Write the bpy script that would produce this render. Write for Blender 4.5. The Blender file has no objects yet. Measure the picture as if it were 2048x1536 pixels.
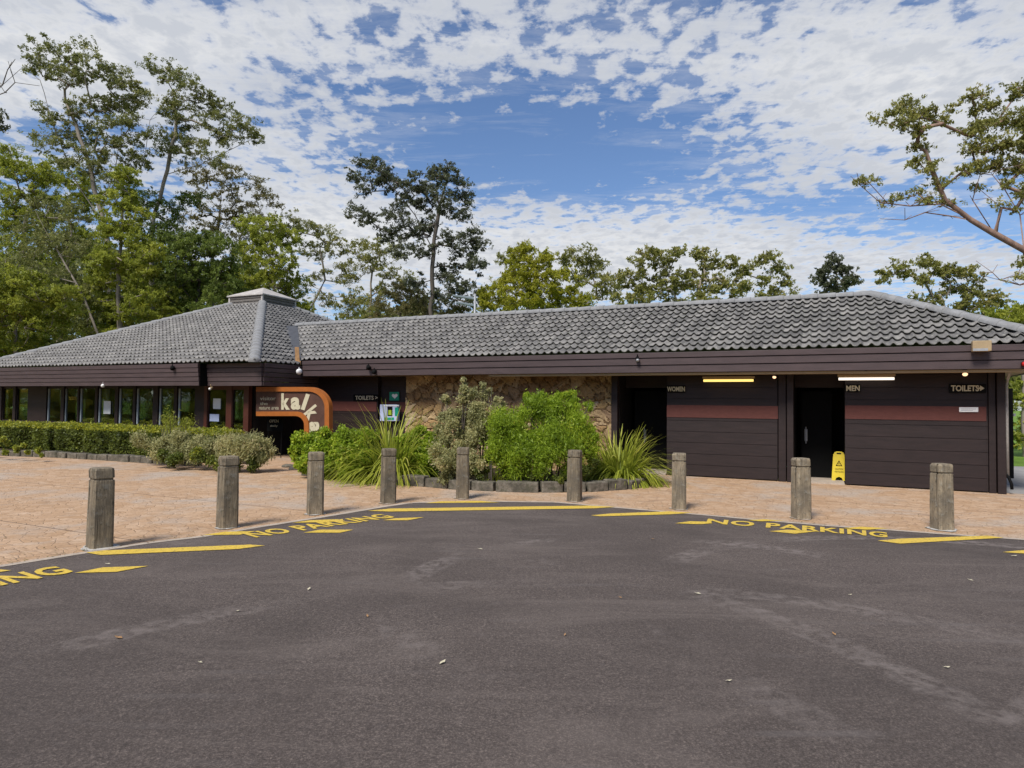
import bpy, bmesh, math, random
import numpy as np
from mathutils import Vector, Matrix
random.seed(7); rng = np.random.default_rng(11)
S = bpy.context.scene; C = S.collection
# ------------------------------------------------------------------ camera (measured from the photograph, 2048 px wide)
F, PT, RL, H = 1330.3, 0.0310, 0.0112, 1.70
cam = bpy.data.cameras.new('camera'); co = bpy.data.objects.new('camera', cam); C.objects.link(co); S.camera = co
cam.sensor_width = 36; cam.lens = F/2048*36; cam.clip_end = 3000
S.render.resolution_x, S.render.resolution_y = 1024, 768
def ray(px, py):
    x, y = px-1024, 768-py
    c, s = math.cos(RL), math.sin(RL); x, y = c*x-s*y, s*x+c*y
    c, s = math.cos(PT), math.sin(PT)
    return np.array([x, c*F-s*y, s*F+c*y])
O0 = np.array([0, 0, H])
rx, rz_, ry = ray(2024, 768)-ray(1024, 768), ray(1024, -232)-ray(1024, 768), -ray(1024, 768)
rx, rz_, ry = [v/np.linalg.norm(v) for v in (rx, rz_, ry)]
co.matrix_world = Matrix(((rx[0], rz_[0], ry[0], 0), (rx[1], rz_[1], ry[1], 0), (rx[2], rz_[2], ry[2], H), (0, 0, 0, 1)))
def gnd(px, py, z=0.0):
    d = ray(px, py); t = (z-H)/d[2]; p = O0+t*d; p[2] = z; return p
def at(px, py, Y):
    d = ray(px, py); return O0+d*(Y/d[1])
# building frame: s runs left along the facades, q runs back
TH = 0.4427
U = np.array([-math.cos(TH), math.sin(TH), 0.]); W = np.array([math.sin(TH), math.cos(TH), 0.]); EE = np.array([10.386, 12.584, 0.])
def fr(s, q, z=0.): return EE+s*U+q*W+np.array([0, 0, z])
def PL(px, py, q):
    d = ray(px, py); t = ((EE+q*W-O0)@W)/(d@W); return O0+t*d
def sz(px, py, q):
    p = PL(px, py, q); return float((p-EE)@U), float(p[2])
def ss(px, q, py=800): return sz(px, py, q)[0]
def zz(px, py, q): return sz(px, py, q)[1]
# ------------------------------------------------------------------ object helpers
def tag(o, label=None, cat=None, group=None, kind=None):
    if label: o['label'] = label
    if cat: o['category'] = cat
    if group: o['group'] = group
    if kind: o['kind'] = kind
    return o
def empty(name, loc, label=None, cat=None, group=None):
    o = bpy.data.objects.new(name, None); C.objects.link(o); o.location = [float(v) for v in loc]; o.empty_display_size = .3
    return tag(o, label, cat, group)
class MB:
    def __init__(s): s.v = []; s.f = []; s.t = []; s.cur = 0.5
    def add(s, vs, fs):
        n = len(s.v); s.v += [tuple(map(float, p)) for p in vs]
        for f in fs: s.f.append([i+n for i in f]); s.t.append(s.cur)
        return s
    def hexa(s, P):   # 8 points: bottom 4 ccw, top 4
        return s.add(P, [(3, 2, 1, 0), (4, 5, 6, 7), (0, 1, 5, 4), (1, 2, 6, 5), (2, 3, 7, 6), (3, 0, 4, 7)])
    def bx(s, s0, s1, q0, q1, z0, z1):   # box in the building frame
        return s.hexa([fr(s1, q0, z0), fr(s0, q0, z0), fr(s0, q1, z0), fr(s1, q1, z0), fr(s1, q0, z1), fr(s0, q0, z1), fr(s0, q1, z1), fr(s1, q1, z1)])
    def box(s, c, d, rot=0):
        c = np.array(c, float); a = math.cos(rot); b = math.sin(rot); P = []
        for z in (-1, 1):
            for x, y in ((-1, -1), (1, -1), (1, 1), (-1, 1)):
                X, Y = x*d[0]/2, y*d[1]/2; P.append(c+np.array([a*X-b*Y, b*X+a*Y, z*d[2]/2]))
        return s.hexa(P)
    def tube(s, pts, rs, n=8, cap=True):
        pts = [np.array(p, float) for p in pts]; rings = []
        if not hasattr(rs, '__len__'): rs = [rs]*len(pts)
        for i, p in enumerate(pts):
            d = pts[min(i+1, len(pts)-1)]-pts[max(i-1, 0)]; d /= np.linalg.norm(d)+1e-9
            a = np.cross(d, [0.31, 0.17, 0.93] if abs(d[2]) < .9 else [1, 0, 0]); a /= np.linalg.norm(a); b = np.cross(d, a)
            rings.append([p+rs[i]*(math.cos(2*math.pi*k/n)*a+math.sin(2*math.pi*k/n)*b) for k in range(n)])
        vs = [q for r in rings for q in r]; fs = []
        for i in range(len(pts)-1):
            for k in range(n): fs.append((i*n+k, i*n+(k+1) % n, (i+1)*n+(k+1) % n, (i+1)*n+k))
        if cap: fs.append(tuple(range(n))[::-1]); fs.append(tuple((len(pts)-1)*n+k for k in range(n)))
        return s.add(vs, fs)
    def prism(s, pts, d):   # polygon extruded along vector d
        pts = [np.array(p, float) for p in pts]; n = len(pts)
        vs = pts+[p+np.array(d) for p in pts]
        return s.add(vs, [tuple(range(n)), tuple(range(2*n-1, n-1, -1))]+[(i, i+n, (i+1) % n+n, (i+1) % n) for i in range(n)])
    def build(s, name, m, parent=None, smooth=False, bevel=0, loc=None):
        L = np.array(parent.location) if parent is not None else (np.array(loc) if loc is not None else np.zeros(3))
        if parent is not None and parent.parent is not None: L = L+np.array(parent.parent.location)
        me = bpy.data.meshes.new(name); me.from_pydata([tuple(np.array(p)-L) for p in s.v], [], s.f)
        bm = bmesh.new(); bm.from_mesh(me); bmesh.ops.recalc_face_normals(bm, faces=bm.faces); bm.to_mesh(me); bm.free()
        if len(s.t) == len(me.polygons):
            a = me.attributes.new('tint', 'FLOAT', 'FACE'); a.data.foreach_set('value', s.t)
        me.materials.append(m)
        if smooth:
            me.polygons.foreach_set('use_smooth', [True]*len(me.polygons))
        o = bpy.data.objects.new(name, me); C.objects.link(o)
        if parent is not None: o.parent = parent
        elif loc is not None: o.location = [float(v) for v in loc]
        if bevel:
            b = o.modifiers.new('bevel', 'BEVEL'); b.width = bevel; b.segments = 2; b.limit_method = 'ANGLE'
        return o
def quads_obj(name, V, tint, m, parent, kind=None):   # V: (n,4,3) world
    L = np.array(parent.location) if parent is not None else np.zeros(3)
    n = len(V); me = bpy.data.meshes.new(name)
    me.vertices.add(4*n); me.vertices.foreach_set('co', (V.reshape(-1, 3)-L).astype(np.float32).ravel())
    me.loops.add(4*n); me.loops.foreach_set('vertex_index', np.arange(4*n, dtype=np.int32))
    me.polygons.add(n); me.polygons.foreach_set('loop_start', np.arange(0, 4*n, 4, dtype=np.int32))
    try: me.polygons.foreach_set('loop_total', np.full(n, 4, dtype=np.int32))
    except Exception: pass
    me.update(calc_edges=True)
    a = me.attributes.new('tint', 'FLOAT', 'FACE'); a.data.foreach_set('value', tint.astype(np.float32))
    me.materials.append(m); o = bpy.data.objects.new(name, me); C.objects.link(o); o.parent = parent
    if kind: o['kind'] = kind
    return o
# ------------------------------------------------------------------ materials
class NT:
    def __init__(s, name):
        s.m = bpy.data.materials.new(name); s.m.use_nodes = True; s.t = s.m.node_tree; s.n = s.t.nodes; s.l = s.t.links
        s.p = s.n['Principled BSDF']; s.out = s.n['Material Output']; s._c = None
    def new(s, t, **k):
        n = s.n.new(t)
        for a, b in k.items(): setattr(n, a, b)
        return n
    def coord(s):
        if s._c is None: s._c = s.n.new('ShaderNodeTexCoord').outputs['Object']
        return s._c
    def scaled(s, sc):
        m = s.new('ShaderNodeMapping'); m.inputs['Scale'].default_value = sc; s.l.new(s.coord(), m.inputs[0]); return m.outputs[0]
    def noise(s, scale, detail=4, rough=.55, vec=None, dist=0):
        n = s.new('ShaderNodeTexNoise'); n.inputs['Scale'].default_value = scale; n.inputs['Detail'].default_value = detail
        n.inputs['Roughness'].default_value = rough; n.inputs['Distortion'].default_value = dist
        s.l.new(vec or s.coord(), n.inputs['Vector']); return n.outputs['Fac']
    def ramp(s, f, stops):
        r = s.new('ShaderNodeValToRGB'); e = r.color_ramp.elements
        while len(e) < len(stops): e.new(.5)
        for i, (p, c) in enumerate(stops): e[i].position = p; e[i].color = (*c, 1) if hasattr(c, '__len__') else (c, c, c, 1)
        s.l.new(f, r.inputs[0]); return r.outputs[0]
    def mix(s, f, a, b, mode='MIX'):
        m = s.new('ShaderNodeMix', data_type='RGBA', blend_type=mode)
        for v, i in ((f, 0), (a, 6), (b, 7)):
            if hasattr(v, 'links') or hasattr(v, 'is_linked'): s.l.new(v, m.inputs[i])
            else: m.inputs[i].default_value = v if i == 0 else (*v, 1)
        return m.outputs[2]
    def math(s, op, a, b=0, c=0):
        m = s.new('ShaderNodeMath', operation=op)
        for i, v in enumerate((a, b, c)):
            if hasattr(v, 'is_linked'): s.l.new(v, m.inputs[i])
            else: m.inputs[i].default_value = v
        return m.outputs[0]
    def bump(s, h, st=.3, d=.01):
        b = s.new('ShaderNodeBump'); b.inputs['Strength'].default_value = st; b.inputs['Distance'].default_value = d
        s.l.new(h, b.inputs['Height']); s.l.new(b.outputs[0], s.p.inputs['Normal']); return b
    def col(s, c):
        if hasattr(c, 'is_linked'): s.l.new(c, s.p.inputs['Base Color'])
        else: s.p.inputs['Base Color'].default_value = (*c, 1)
        return s
    def fin(s, rough=.7, spec=.3, metal=0):
        if hasattr(rough, 'is_linked'): s.l.new(rough, s.p.inputs['Roughness'])
        else: s.p.inputs['Roughness'].default_value = rough
        s.p.inputs['Specular IOR Level'].default_value = spec; s.p.inputs['Metallic'].default_value = metal
        return s.m
def vary(name, c, amt=.25, scale=3, rough=.7, spec=.3, bump=.15, stretch=(1, 1, 1), metal=0):
    t = NT(name); v = t.scaled(stretch)
    n = t.noise(scale, 6, .6, v); n2 = t.noise(scale*11, 3, .6, v)
    lo = [x*(1-amt) for x in c]; hi = [min(1, x*(1+amt)) for x in c]
    a = t.ramp(n, [(.3, lo), (.7, hi)]); a = t.mix(.35, a, t.ramp(n2, [(.3, lo), (.7, hi)]))
    t.col(a); t.bump(n2, bump, .01); return t.fin(rough, spec, metal)
M = {}
M['brown'] = vary('dark_brown_boards', (.021, .0125, .0118), .4, 2.5, .55, .35, .25, (1, 1, 7))
M['fascia'] = vary('brown_fascia_paint', (.067, .046, .046), .25, 2, .5, .4, .2, (1, 1, 6))
M['stripe'] = vary('maroon_stripe_paint', (.105, .036, .029), .15, 9, .6, .25, .2, (1, 1, 2))
M['tan'] = vary('tan_soffit', (.36, .27, .16), .15, 3, .7, .2, .1)
M['black'] = vary('black_paint', (.005, .005, .005), .3, 4, .75, .12, .1)
M['inside'] = vary('shade_dark_interior', (.012, .010, .010), .3, 3, .7, .2, .1)  # near-black colour paints in the shade of recesses and hall interior
M['redframe'] = vary('red_brown_door_frame', (.075, .022, .014), .25, 4, .45, .4, .15)
M['palejamb'] = vary('pale_window_jamb', (.30, .34, .36), .2, 4, .5, .3, .1)
M['orange'] = vary('orange_sign_band', (.34, .105, .020), .18, 5, .45, .4, .1)
M['signbrown'] = vary('sign_panel_brown', (.085, .042, .030), .3, 6, .6, .3, .2)
M['cream'] = vary('cream_letter_paint', (.52, .47, .33), .12, 12, .6, .2, .05)
M['white'] = vary('white_paint', (.75, .75, .74), .08, 6, .5, .3, .05)
M['green'] = vary('green_sign_face', (.01, .26, .16), .1, 6, .4, .4, .02)
M['lime'] = vary('lime_label', (.30, .42, .03), .1, 6, .4, .4, .02)
M['blue'] = vary('pale_blue_cabinet', (.42, .48, .66), .08, 6, .4, .4, .02)
M['yellowplastic'] = vary('yellow_plastic', (.62, .47, .02), .12, 6, .4, .4, .03)
M['steel'] = vary('grey_galvanised_steel', (.38, .39, .40), .15, 8, .45, .5, .05, metal=.4)
M['capmat'] = vary('ridge_cap_concrete', (.235, .235, .235), .3, 5, .85, .2, .6)
M['tray'] = vary('valley_tray_metal', (.065, .067, .075), .35, 6, .5, .4, .2)
M['rust'] = vary('rusty_flashing', (.33, .19, .09), .4, 6, .8, .2, .3)
M['cupola'] = vary('weathered_louvre_timber', (.16, .145, .13), .35, 5, .8, .2, .4, (1, 1, 8))
M['cupolaroof'] = vary('cupola_lead_roof', (.42, .39, .36), .3, 4, .7, .3, .3)
M['redplastic'] = vary('red_plastic', (.5, .02, .02), .1, 6, .4, .4, .03)
M['coll'] = vary('pale_mortar', (.42, .40, .37), .3, 20, .9, .2, .4)
def tiles():
    t = NT('grey_roof_tiles'); a = t.new('ShaderNodeAttribute', attribute_name='tint')
    b = t.ramp(a.outputs['Fac'], [(0, (.085, .080, .077)), (.5, (.140, .133, .127)), (1, (.225, .212, .198))])
    n = t.noise(1.3, 6, .65); b = t.mix(t.ramp(n, [(.42, 0), (.7, .55)]), b, (.115, .11, .105))
    n2 = t.noise(16, 5, .7); b = t.mix(t.ramp(n2, [(.53, 0), (.66, .75)]), b, (.34, .33, .28))
    n3 = t.noise(4, 5, .7, dist=.5); b = t.mix(t.ramp(n3, [(.58, 0), (.7, .45)]), b, (.075, .08, .06))
    t.col(b); t.bump(t.noise(60, 4, .7), .5, .01); return t.fin(.55, .45)
M['tile'] = tiles()
def emis(name, c, st):
    t = NT(name); t.p.inputs['Base Color'].default_value = (*c, 1); t.p.inputs['Emission Color'].default_value = (*c, 1); t.p.inputs['Emission Strength'].default_value = st
    return t.m
M['tubeY'] = emis('lit_yellow_tube', (1, .72, .2), .95); M['tubeW'] = emis('lit_white_tube', (1, .88, .74), 1.0)
M['bulb'] = emis('lit_warm_lamp', (1, .62, .36), 1.1)
M['glow'] = emis('dim_interior_lamp', (1, .62, .12), .28)
def glass():
    t = NT('window_glass'); t.n.remove(t.p)
    g = t.new('ShaderNodeBsdfGlossy'); g.inputs['Roughness'].default_value = .03; g.inputs['Color'].default_value = (.92, .95, .95, 1)
    tr = t.new('ShaderNodeBsdfTransparent'); tr.inputs[0].default_value = (.72, .76, .75, 1)
    f = t.new('ShaderNodeFresnel'); f.inputs['IOR'].default_value = 1.52; mx = t.new('ShaderNodeMixShader')
    k = t.math('MINIMUM', t.math('MULTIPLY', f.outputs[0], 3.2), .9)
    nb = t.new('ShaderNodeBump'); nb.inputs['Strength'].default_value = .06; nb.inputs['Distance'].default_value = .05
    t.l.new(t.noise(1.2, 2), nb.inputs['Height']); t.l.new(nb.outputs[0], g.inputs['Normal'])
    t.l.new(k, mx.inputs[0]); t.l.new(tr.outputs[0], mx.inputs[1]); t.l.new(g.outputs[0], mx.inputs[2]); t.l.new(mx.outputs[0], t.out.inputs[0]); return t.m
M['glass'] = glass()
def stone():
    t = NT('rough_sandstone'); a = t.new('ShaderNodeAttribute', attribute_name='tint')
    b = t.ramp(a.outputs['Fac'], [(0, (.13, .083, .04)), (.15, (.24, .15, .07)), (.4, (.40, .265, .12)), (.6, (.27, .18, .11)), (.8, (.48, .35, .18)), (1, (.40, .31, .22))])
    n = t.noise(4, 6, .7); b = t.mix(t.ramp(n, [(.35, .6), (.6, 0)]), b, (.10, .055, .03))
    n2 = t.noise(22, 5, .7); b = t.mix(t.ramp(n2, [(.5, 0), (.75, .5)]), b, (.42, .30, .18))
    t.col(b); t.bump(t.noise(14, 6, .75), .8, .03); return t.fin(.9, .15)
M['stone'] = stone()
def kstone():
    t = NT('mossy_edging_stone'); n = t.noise(5, 6, .7); b = t.ramp(n, [(.3, (.05, .046, .038)), (.5, (.13, .115, .09)), (.7, (.24, .21, .17))])
    b = t.mix(t.ramp(t.noise(9, 5, .7), [(.5, 0), (.68, .7)]), b, (.05, .055, .03)); t.col(b); t.bump(t.noise(25, 5, .7), .8, .02); return t.fin(.9, .15)
M['kstone'] = kstone()
def timber():
    t = NT('weathered_timber'); v = t.scaled((1, 1, .09)); oi = t.new('ShaderNodeObjectInfo')
    gr = t.noise(55, 6, .7, v); b = t.ramp(gr, [(.25, (.10, .077, .048)), (.5, (.25, .20, .135)), (.75, (.40, .335, .235))])
    big = t.noise(3.2, 5, .7); b = t.mix(t.ramp(big, [(.35, .75), (.62, 0)]), b, (.105, .092, .075))
    m = t.noise(8, 5, .75); b = t.mix(t.ramp(m, [(.55, 0), (.7, .6)]), b, (.30, .29, .25))
    m2 = t.noise(17, 5, .75); b = t.mix(t.ramp(m2, [(.56, 0), (.66, .65)]), b, (.06, .055, .04))
    ck = t.noise(30, 2, .5, t.scaled((1, 1, .025))); b = t.mix(t.ramp(ck, [(.30, 1), (.345, 0)]), b, (.02, .016, .012))
    hv = t.new('ShaderNodeHueSaturation'); t.l.new(b, hv.inputs['Color']); t.l.new(t.math('MULTIPLY_ADD', oi.outputs['Random'], .35, .8), hv.inputs['Value'])
    t.col(hv.outputs[0]); t.bump(t.math('ADD', gr, t.math('MULTIPLY', t.ramp(ck, [(.3, 0), (.36, 1)]), .8)), .7, .012); return t.fin(.88, .2)
M['timber'] = timber()
def asphalt():
    t = NT('asphalt'); b0 = t.noise(85, 4, .85); b = t.ramp(b0, [(.31, (0.0332, 0.0261, 0.0222)), (.5, (0.1120, 0.0893, 0.0773)), (.68, (0.3071, 0.2489, 0.2142))])
    n0 = t.noise(28, 4, .8); b = t.mix(t.ramp(n0, [(.35, .45), (.65, 0)]), b, (0.0291, 0.0245, 0.0245))
    n = t.noise(.42, 6, .62, dist=.6); b = t.mix(t.ramp(n, [(.36, .5), (.62, 0)]), b, (0.0539, 0.0435, 0.0383))
    v = t.new('ShaderNodeMapping'); v.inputs['Rotation'].default_value = (0, 0, .5); v.inputs['Scale'].default_value = (.35, 1.1, 1); t.l.new(t.coord(), v.inputs[0])
    st = t.noise(1.1, 7, .72, v.outputs[0], .8); b = t.mix(t.ramp(st, [(.48, 0), (.68, .5)]), b, (0.1660, 0.1359, 0.1186))
    w = t.new('ShaderNodeTexWave', wave_type='RINGS'); w.inputs['Scale'].default_value = .9; w.inputs['Distortion'].default_value = 2.2; w.inputs['Detail'].default_value = 2; w.inputs['Detail Scale'].default_value = .35
    vm = t.new('ShaderNodeMapping'); vm.inputs['Location'].default_value = (-1.6, -7.2, 0); t.l.new(t.coord(), vm.inputs[0]); t.l.new(vm.outputs[0], w.inputs[0])
    sw = t.math('MULTIPLY', t.ramp(w.outputs['Fac'], [(.88, 0), (.97, .32)]), t.ramp(t.noise(.9, 3, .5), [(.55, 0), (.66, 1)])); b = t.mix(sw, b, (0.1411, 0.1225, 0.1147))
    sp = t.noise(5.5, 4, .7); b = t.mix(t.ramp(sp, [(.60, 0), (.72, .35)]), b, (0.1162, 0.0988, 0.0918))
    for (lx, ly, rr_, am) in ((1.6, 6.0, 2.6, .16), (-2.5, 3.0, 5.2, .12), (4.6, 5.4, 3.4, .14), (.5, 2.0, 4.4, .10)):
        mm = t.new('ShaderNodeVectorMath', operation='DISTANCE'); t.l.new(t.coord(), mm.inputs[0]); mm.inputs[1].default_value = (lx, ly, 0)
        dd = t.math('ABSOLUTE', t.math('SUBTRACT', mm.outputs['Value'], rr_)); ring_ = t.ramp(dd, [(0, 1), (.12, .9), (.17, 0)])
        fine = t.ramp(t.noise(9, 3, .6), [(.4, 0), (.62, 1)]); msk = t.ramp(t.noise(.55, 2, .5), [(.46, 0), (.6, 1)])
        b = t.mix(t.math('MULTIPLY', t.math('MULTIPLY', t.math('MULTIPLY', ring_, fine), msk), am*5.0), b, (0.2158, 0.1817, 0.1645))
    t.col(b); t.bump(t.math('ADD', b0, t.math('MULTIPLY', n0, .8)), .75, .008); return t.fin(.88, .22)
M['asphalt'] = asphalt()
def paving():
    t = NT('stamped_salmon_paving'); dn = t.new('ShaderNodeTexNoise'); dn.inputs['Scale'].default_value = 2.2; t.l.new(t.coord(), dn.inputs[0])
    v = t.new('ShaderNodeMix', data_type='VECTOR'); v.inputs[0].default_value = .13; t.l.new(t.coord(), v.inputs[4]); t.l.new(dn.outputs['Color'], v.inputs[5])
    vo = t.new('ShaderNodeTexVoronoi', feature='DISTANCE_TO_EDGE'); vo.inputs['Scale'].default_value = 7.2; t.l.new(v.outputs[1], vo.inputs['Vector'])
    vc = t.new('ShaderNodeTexVoronoi'); vc.inputs['Scale'].default_value = 7.2; t.l.new(v.outputs[1], vc.inputs['Vector'])
    sep = t.new('ShaderNodeSeparateColor'); t.l.new(vc.outputs['Color'], sep.inputs[0])
    b = t.ramp(sep.outputs[0], [(0, (.41, .262, .152)), (.5, (.455, .300, .183)), (1, (.505, .350, .227))])
    n = t.noise(.55, 6, .62, dist=.4); b = t.mix(t.ramp(n, [(.50, 0), (.62, .75)]), b, (.42, .36, .30))
    n2 = t.noise(26, 5, .75); b = t.mix(t.ramp(n2, [(.32, .7), (.52, 0)]), b, (.26, .155, .095))
    n3 = t.noise(2.4, 6, .7); b = t.mix(t.ramp(n3, [(.56, 0), (.72, .6)]), b, (.56, .43, .32))
    n4 = t.noise(1.1, 5, .7); b = t.mix(t.ramp(n4, [(.28, .5), (.42, 0)]), b, (.17, .12, .09))
    e = t.ramp(vo.outputs['Distance'], [(.0, 1), (.035, 0)]); e = t.math('MULTIPLY', e, t.ramp(t.noise(1.8, 3), [(.35, .15), (.65, .7)])); b = t.mix(e, b, (.17, .105, .062))
    gr = t.new('ShaderNodeMapping'); gr.inputs['Rotation'].default_value = (0, 0, TH)
    t.l.new(t.coord(), gr.inputs[0]); sp = t.new('ShaderNodeSeparateXYZ'); t.l.new(gr.outputs[0], sp.inputs[0])
    j = t.math('LESS_THAN', t.math('PINGPONG', sp.outputs[1], 1.35), .012); j2 = t.math('LESS_THAN', t.math('PINGPONG', sp.outputs[0], 1.9), .012)
    b = t.mix(t.math('MULTIPLY', j, .7), b, (.08, .055, .04))
    t.col(b); h = t.math('MULTIPLY', t.ramp(vo.outputs['Distance'], [(0, 0), (.06, 1)]), 1.0); h = t.math('ADD', h, t.math('MULTIPLY', n2, .5)); t.bump(h, .6, .012); return t.fin(.85, .22)
M['paving'] = paving()
def paint():
    t = NT('yellow_road_paint'); n = t.noise(34, 6, .85); b = t.ramp(n, [(.385, (.10, .085, .06)), (.45, (.60, .41, .05)), (.8, (.72, .52, .10))])
    n2 = t.noise(2.5, 4, .6); b = t.mix(t.ramp(n2, [(.45, 0), (.7, .35)]), b, (.5, .36, .12)); t.col(b); t.bump(n, .3, .004); return t.fin(.7, .3)
M['paint'] = paint()
M['kerb'] = vary('kerb_concrete', (.40, .335, .27), .3, 6, .85, .2, .3)
M['path'] = vary('grey_concrete_path', (.27, .26, .25), .2, 3, .85, .2, .2)
M['soil'] = vary('dark_mulch', (.045, .032, .022), .5, 9, .95, .1, .8)
M['grass'] = vary('lawn_green', (.13, .22, .025), .35, 1.2, .8, .2, .6)
M['bark'] = vary('grey_bark', (.25, .215, .175), .4, 1.6, .85, .2, .5, (3, 3, .6))
M['barkdark'] = vary('dark_bark', (.10, .085, .07), .4, 1.6, .85, .2, .5, (3, 3, .6))
M['barkred'] = vary('salmon_gum_bark', (.25, .165, .125), .6, 2.2, .8, .2, .4, (3, 3, 1))
def leafm(name, a, b, c=None, tr=.5):
    t = NT(name); at_ = t.new('ShaderNodeAttribute', attribute_name='tint'); st = [(0, a), (.75, b), (1, c or b)]
    r = t.ramp(at_.outputs['Fac'], st); t.col(r); t.fin(.5, .35)
    tl = t.new('ShaderNodeBsdfTranslucent'); t.l.new(r, tl.inputs[0]); mx = t.new('ShaderNodeMixShader'); mx.inputs[0].default_value = tr
    t.l.new(t.p.outputs[0], mx.inputs[1]); t.l.new(tl.outputs[0], mx.inputs[2]); t.l.new(mx.outputs[0], t.out.inputs[0]); return t.m
M['gum'] = leafm('gum_leaves', (0.11, 0.125, 0.035), (0.27, 0.28, 0.085), (0.42, 0.38, 0.14))
M['gumlight'] = leafm('pale_gum_leaves', (.15, .155, .04), (.35, .345, .09), (.50, .40, .17))  # paler, more yellow-brown tones than the plain gum leaves
M['gumdark'] = leafm('dark_gum_leaves', (0.06, 0.07, 0.042), (0.15, 0.165, 0.085), (0.22, 0.22, 0.11))
M['lime_leaf'] = leafm('bright_yellow_green_leaves', (0.2, 0.22, 0.016), (0.44, 0.43, 0.04), (0.56, 0.5, 0.06))
M['midgreen'] = leafm('mid_green_leaves', (0.16, 0.2, 0.022), (0.4, 0.43, 0.06), (0.55, 0.53, 0.09))
M['deepgreen'] = leafm('deep_green_leaves', (0.085, 0.12, 0.024), (0.21, 0.27, 0.05), (0.32, 0.37, 0.07))
M['olive'] = leafm('olive_brown_leaves', (0.11, 0.105, 0.035), (0.25, 0.22, 0.08), (0.36, 0.29, 0.13))
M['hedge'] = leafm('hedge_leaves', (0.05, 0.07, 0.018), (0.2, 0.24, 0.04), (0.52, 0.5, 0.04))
M['silver'] = leafm('grey_green_shrub_leaves', (.20, .21, .085), (.50, .48, .22), (.66, .54, .30))
M['bright'] = leafm('vivid_green_shrub_leaves', (0.12, 0.2, 0.014), (0.36, 0.48, 0.035), (0.66, 0.66, 0.08))
M['strap'] = leafm('strappy_leaves', (.14, .19, .02), (.46, .50, .06), (.74, .66, .20))
# ------------------------------------------------------------------ world: physical sky with a broken cloud layer
SUN_EL, SUN_AZ = math.radians(50), math.radians(212)   # azimuth measured clockwise from +Y
wd = bpy.data.worlds.new('World'); S.world = wd; wd.use_nodes = True
class WT(NT):
    def __init__(s, w): s.t = w.node_tree; s.n = s.t.nodes; s.l = s.t.links; s._c = s.n.new('ShaderNodeTexCoord').outputs['Generated']
w = WT(wd); bg = w.n['Background']
sky = w.new('ShaderNodeTexSky', sky_type='NISHITA'); sky.sun_disc = False; sky.sun_elevation = SUN_EL; sky.sun_rotation = SUN_AZ; sky.air_density = 1.0; sky.dust_density = .6; sky.ozone_density = 2.2
sp = w.new('ShaderNodeSeparateXYZ'); w.l.new(w._c, sp.inputs[0]); X, Y, Z = sp.outputs
zc = w.math('MAXIMUM', Z, .02)
pl = w.new('ShaderNodeCombineXYZ'); w.l.new(w.math('DIVIDE', X, w.math('ADD', zc, .04)), pl.inputs[0]); w.l.new(w.math('DIVIDE', Y, w.math('ADD', zc, .04)), pl.inputs[1])
P_ = w.math('DIVIDE', X, w.math('MAXIMUM', Y, .05)); Q_ = w.math('DIVIDE', Z, w.math('MAXIMUM', Y, .05))
def blob(px, py, rx_, ry_, wt):
    p0, q0 = (px-1024)/F, (809-py)/F
    a = w.math('POWER', w.math('DIVIDE', w.math('SUBTRACT', P_, p0), rx_/F), 2); b = w.math('POWER', w.math('DIVIDE', w.math('SUBTRACT', Q_, q0), ry_/F), 2)
    return w.math('MULTIPLY', w.math('EXPONENT', w.math('MULTIPLY', w.math('ADD', a, b), -1)), wt)
cov = None
for bb in [(100, 110, 430, 160, .26), (1830, 150, 470, 200, .24), (800, 60, 500, 110, .10), (1100, 20, 300, 90, .03), (560, 290, 260, 90, .13), (1240, 480, 560, 80, .22), (620, 450, 260, 70, .22), (1950, 510, 260, 30, .10),
           (1130, 310, 330, 95, -.17), (880, 190, 230, 70, -.03), (1640, 405, 160, 30, -.16), (900, 260, 280, 60, -.07), (110, 270, 120, 30, -.12), (1050, 560, 900, 60, .14), (1300, 240, 150, 80, -.02), (1420, 30, 60, 60, -.03), (2000, 440, 300, 40, -.13), (560, 190, 90, 60, -.10), (1060, 260, 220, 60, -.06), (330, 250, 160, 30, -.06)]:
    b_ = blob(*bb); cov = b_ if cov is None else w.math('ADD', cov, b_)
mp = w.new('ShaderNodeMapping'); mp.inputs['Rotation'].default_value = (0, 0, .35); mp.inputs['Scale'].default_value = (1, .8, 1); w.l.new(pl.outputs[0], mp.inputs[0])
n1 = w.noise(11.5, 8, .60, mp.outputs[0], .15); n2 = w.noise(1.3, 3, .5, pl.outputs[0])
mp2 = w.new('ShaderNodeMapping'); mp2.inputs['Rotation'].default_value = (0, 0, -.5); mp2.inputs['Scale'].default_value = (.8, 3.0, 1); w.l.new(pl.outputs[0], mp2.inputs[0])
n3 = w.noise(2.2, 8, .7, mp2.outputs[0], .5)
den = w.math('ADD', w.math('ADD', n1, w.math('MULTIPLY', w.math('SUBTRACT', n2, .5), .30)), cov)
den = w.math('ADD', den, w.math('MULTIPLY', w.math('SUBTRACT', n3, .5), .34))
d = w.ramp(den, [(.49, 0), (.555, .45), (.60, .75), (.70, 1)])
veil = w.math('MULTIPLY', w.ramp(w.math('ADD', n3, w.math('MULTIPLY', cov, .6)), [(.45, 0), (.80, 1)]), .38); d = w.math('MAXIMUM', d, veil)
shade = w.ramp(w.math('ADD', n1, w.math('MULTIPLY', n2, .4)), [(.48, (.90, .90, .90)), (.62, (.80, .81, .83)), (.82, (.60, .63, .69))])
skyc = w.new('ShaderNodeMix', data_type='RGBA', blend_type='MULTIPLY'); skyc.inputs[0].default_value = 1; w.l.new(sky.outputs[0], skyc.inputs[6]); skyc.inputs[7].default_value = (.072, .080, .093, 1)
cl = w.mix(1.0, shade, (.68, .68, .68), 'MULTIPLY')
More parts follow.
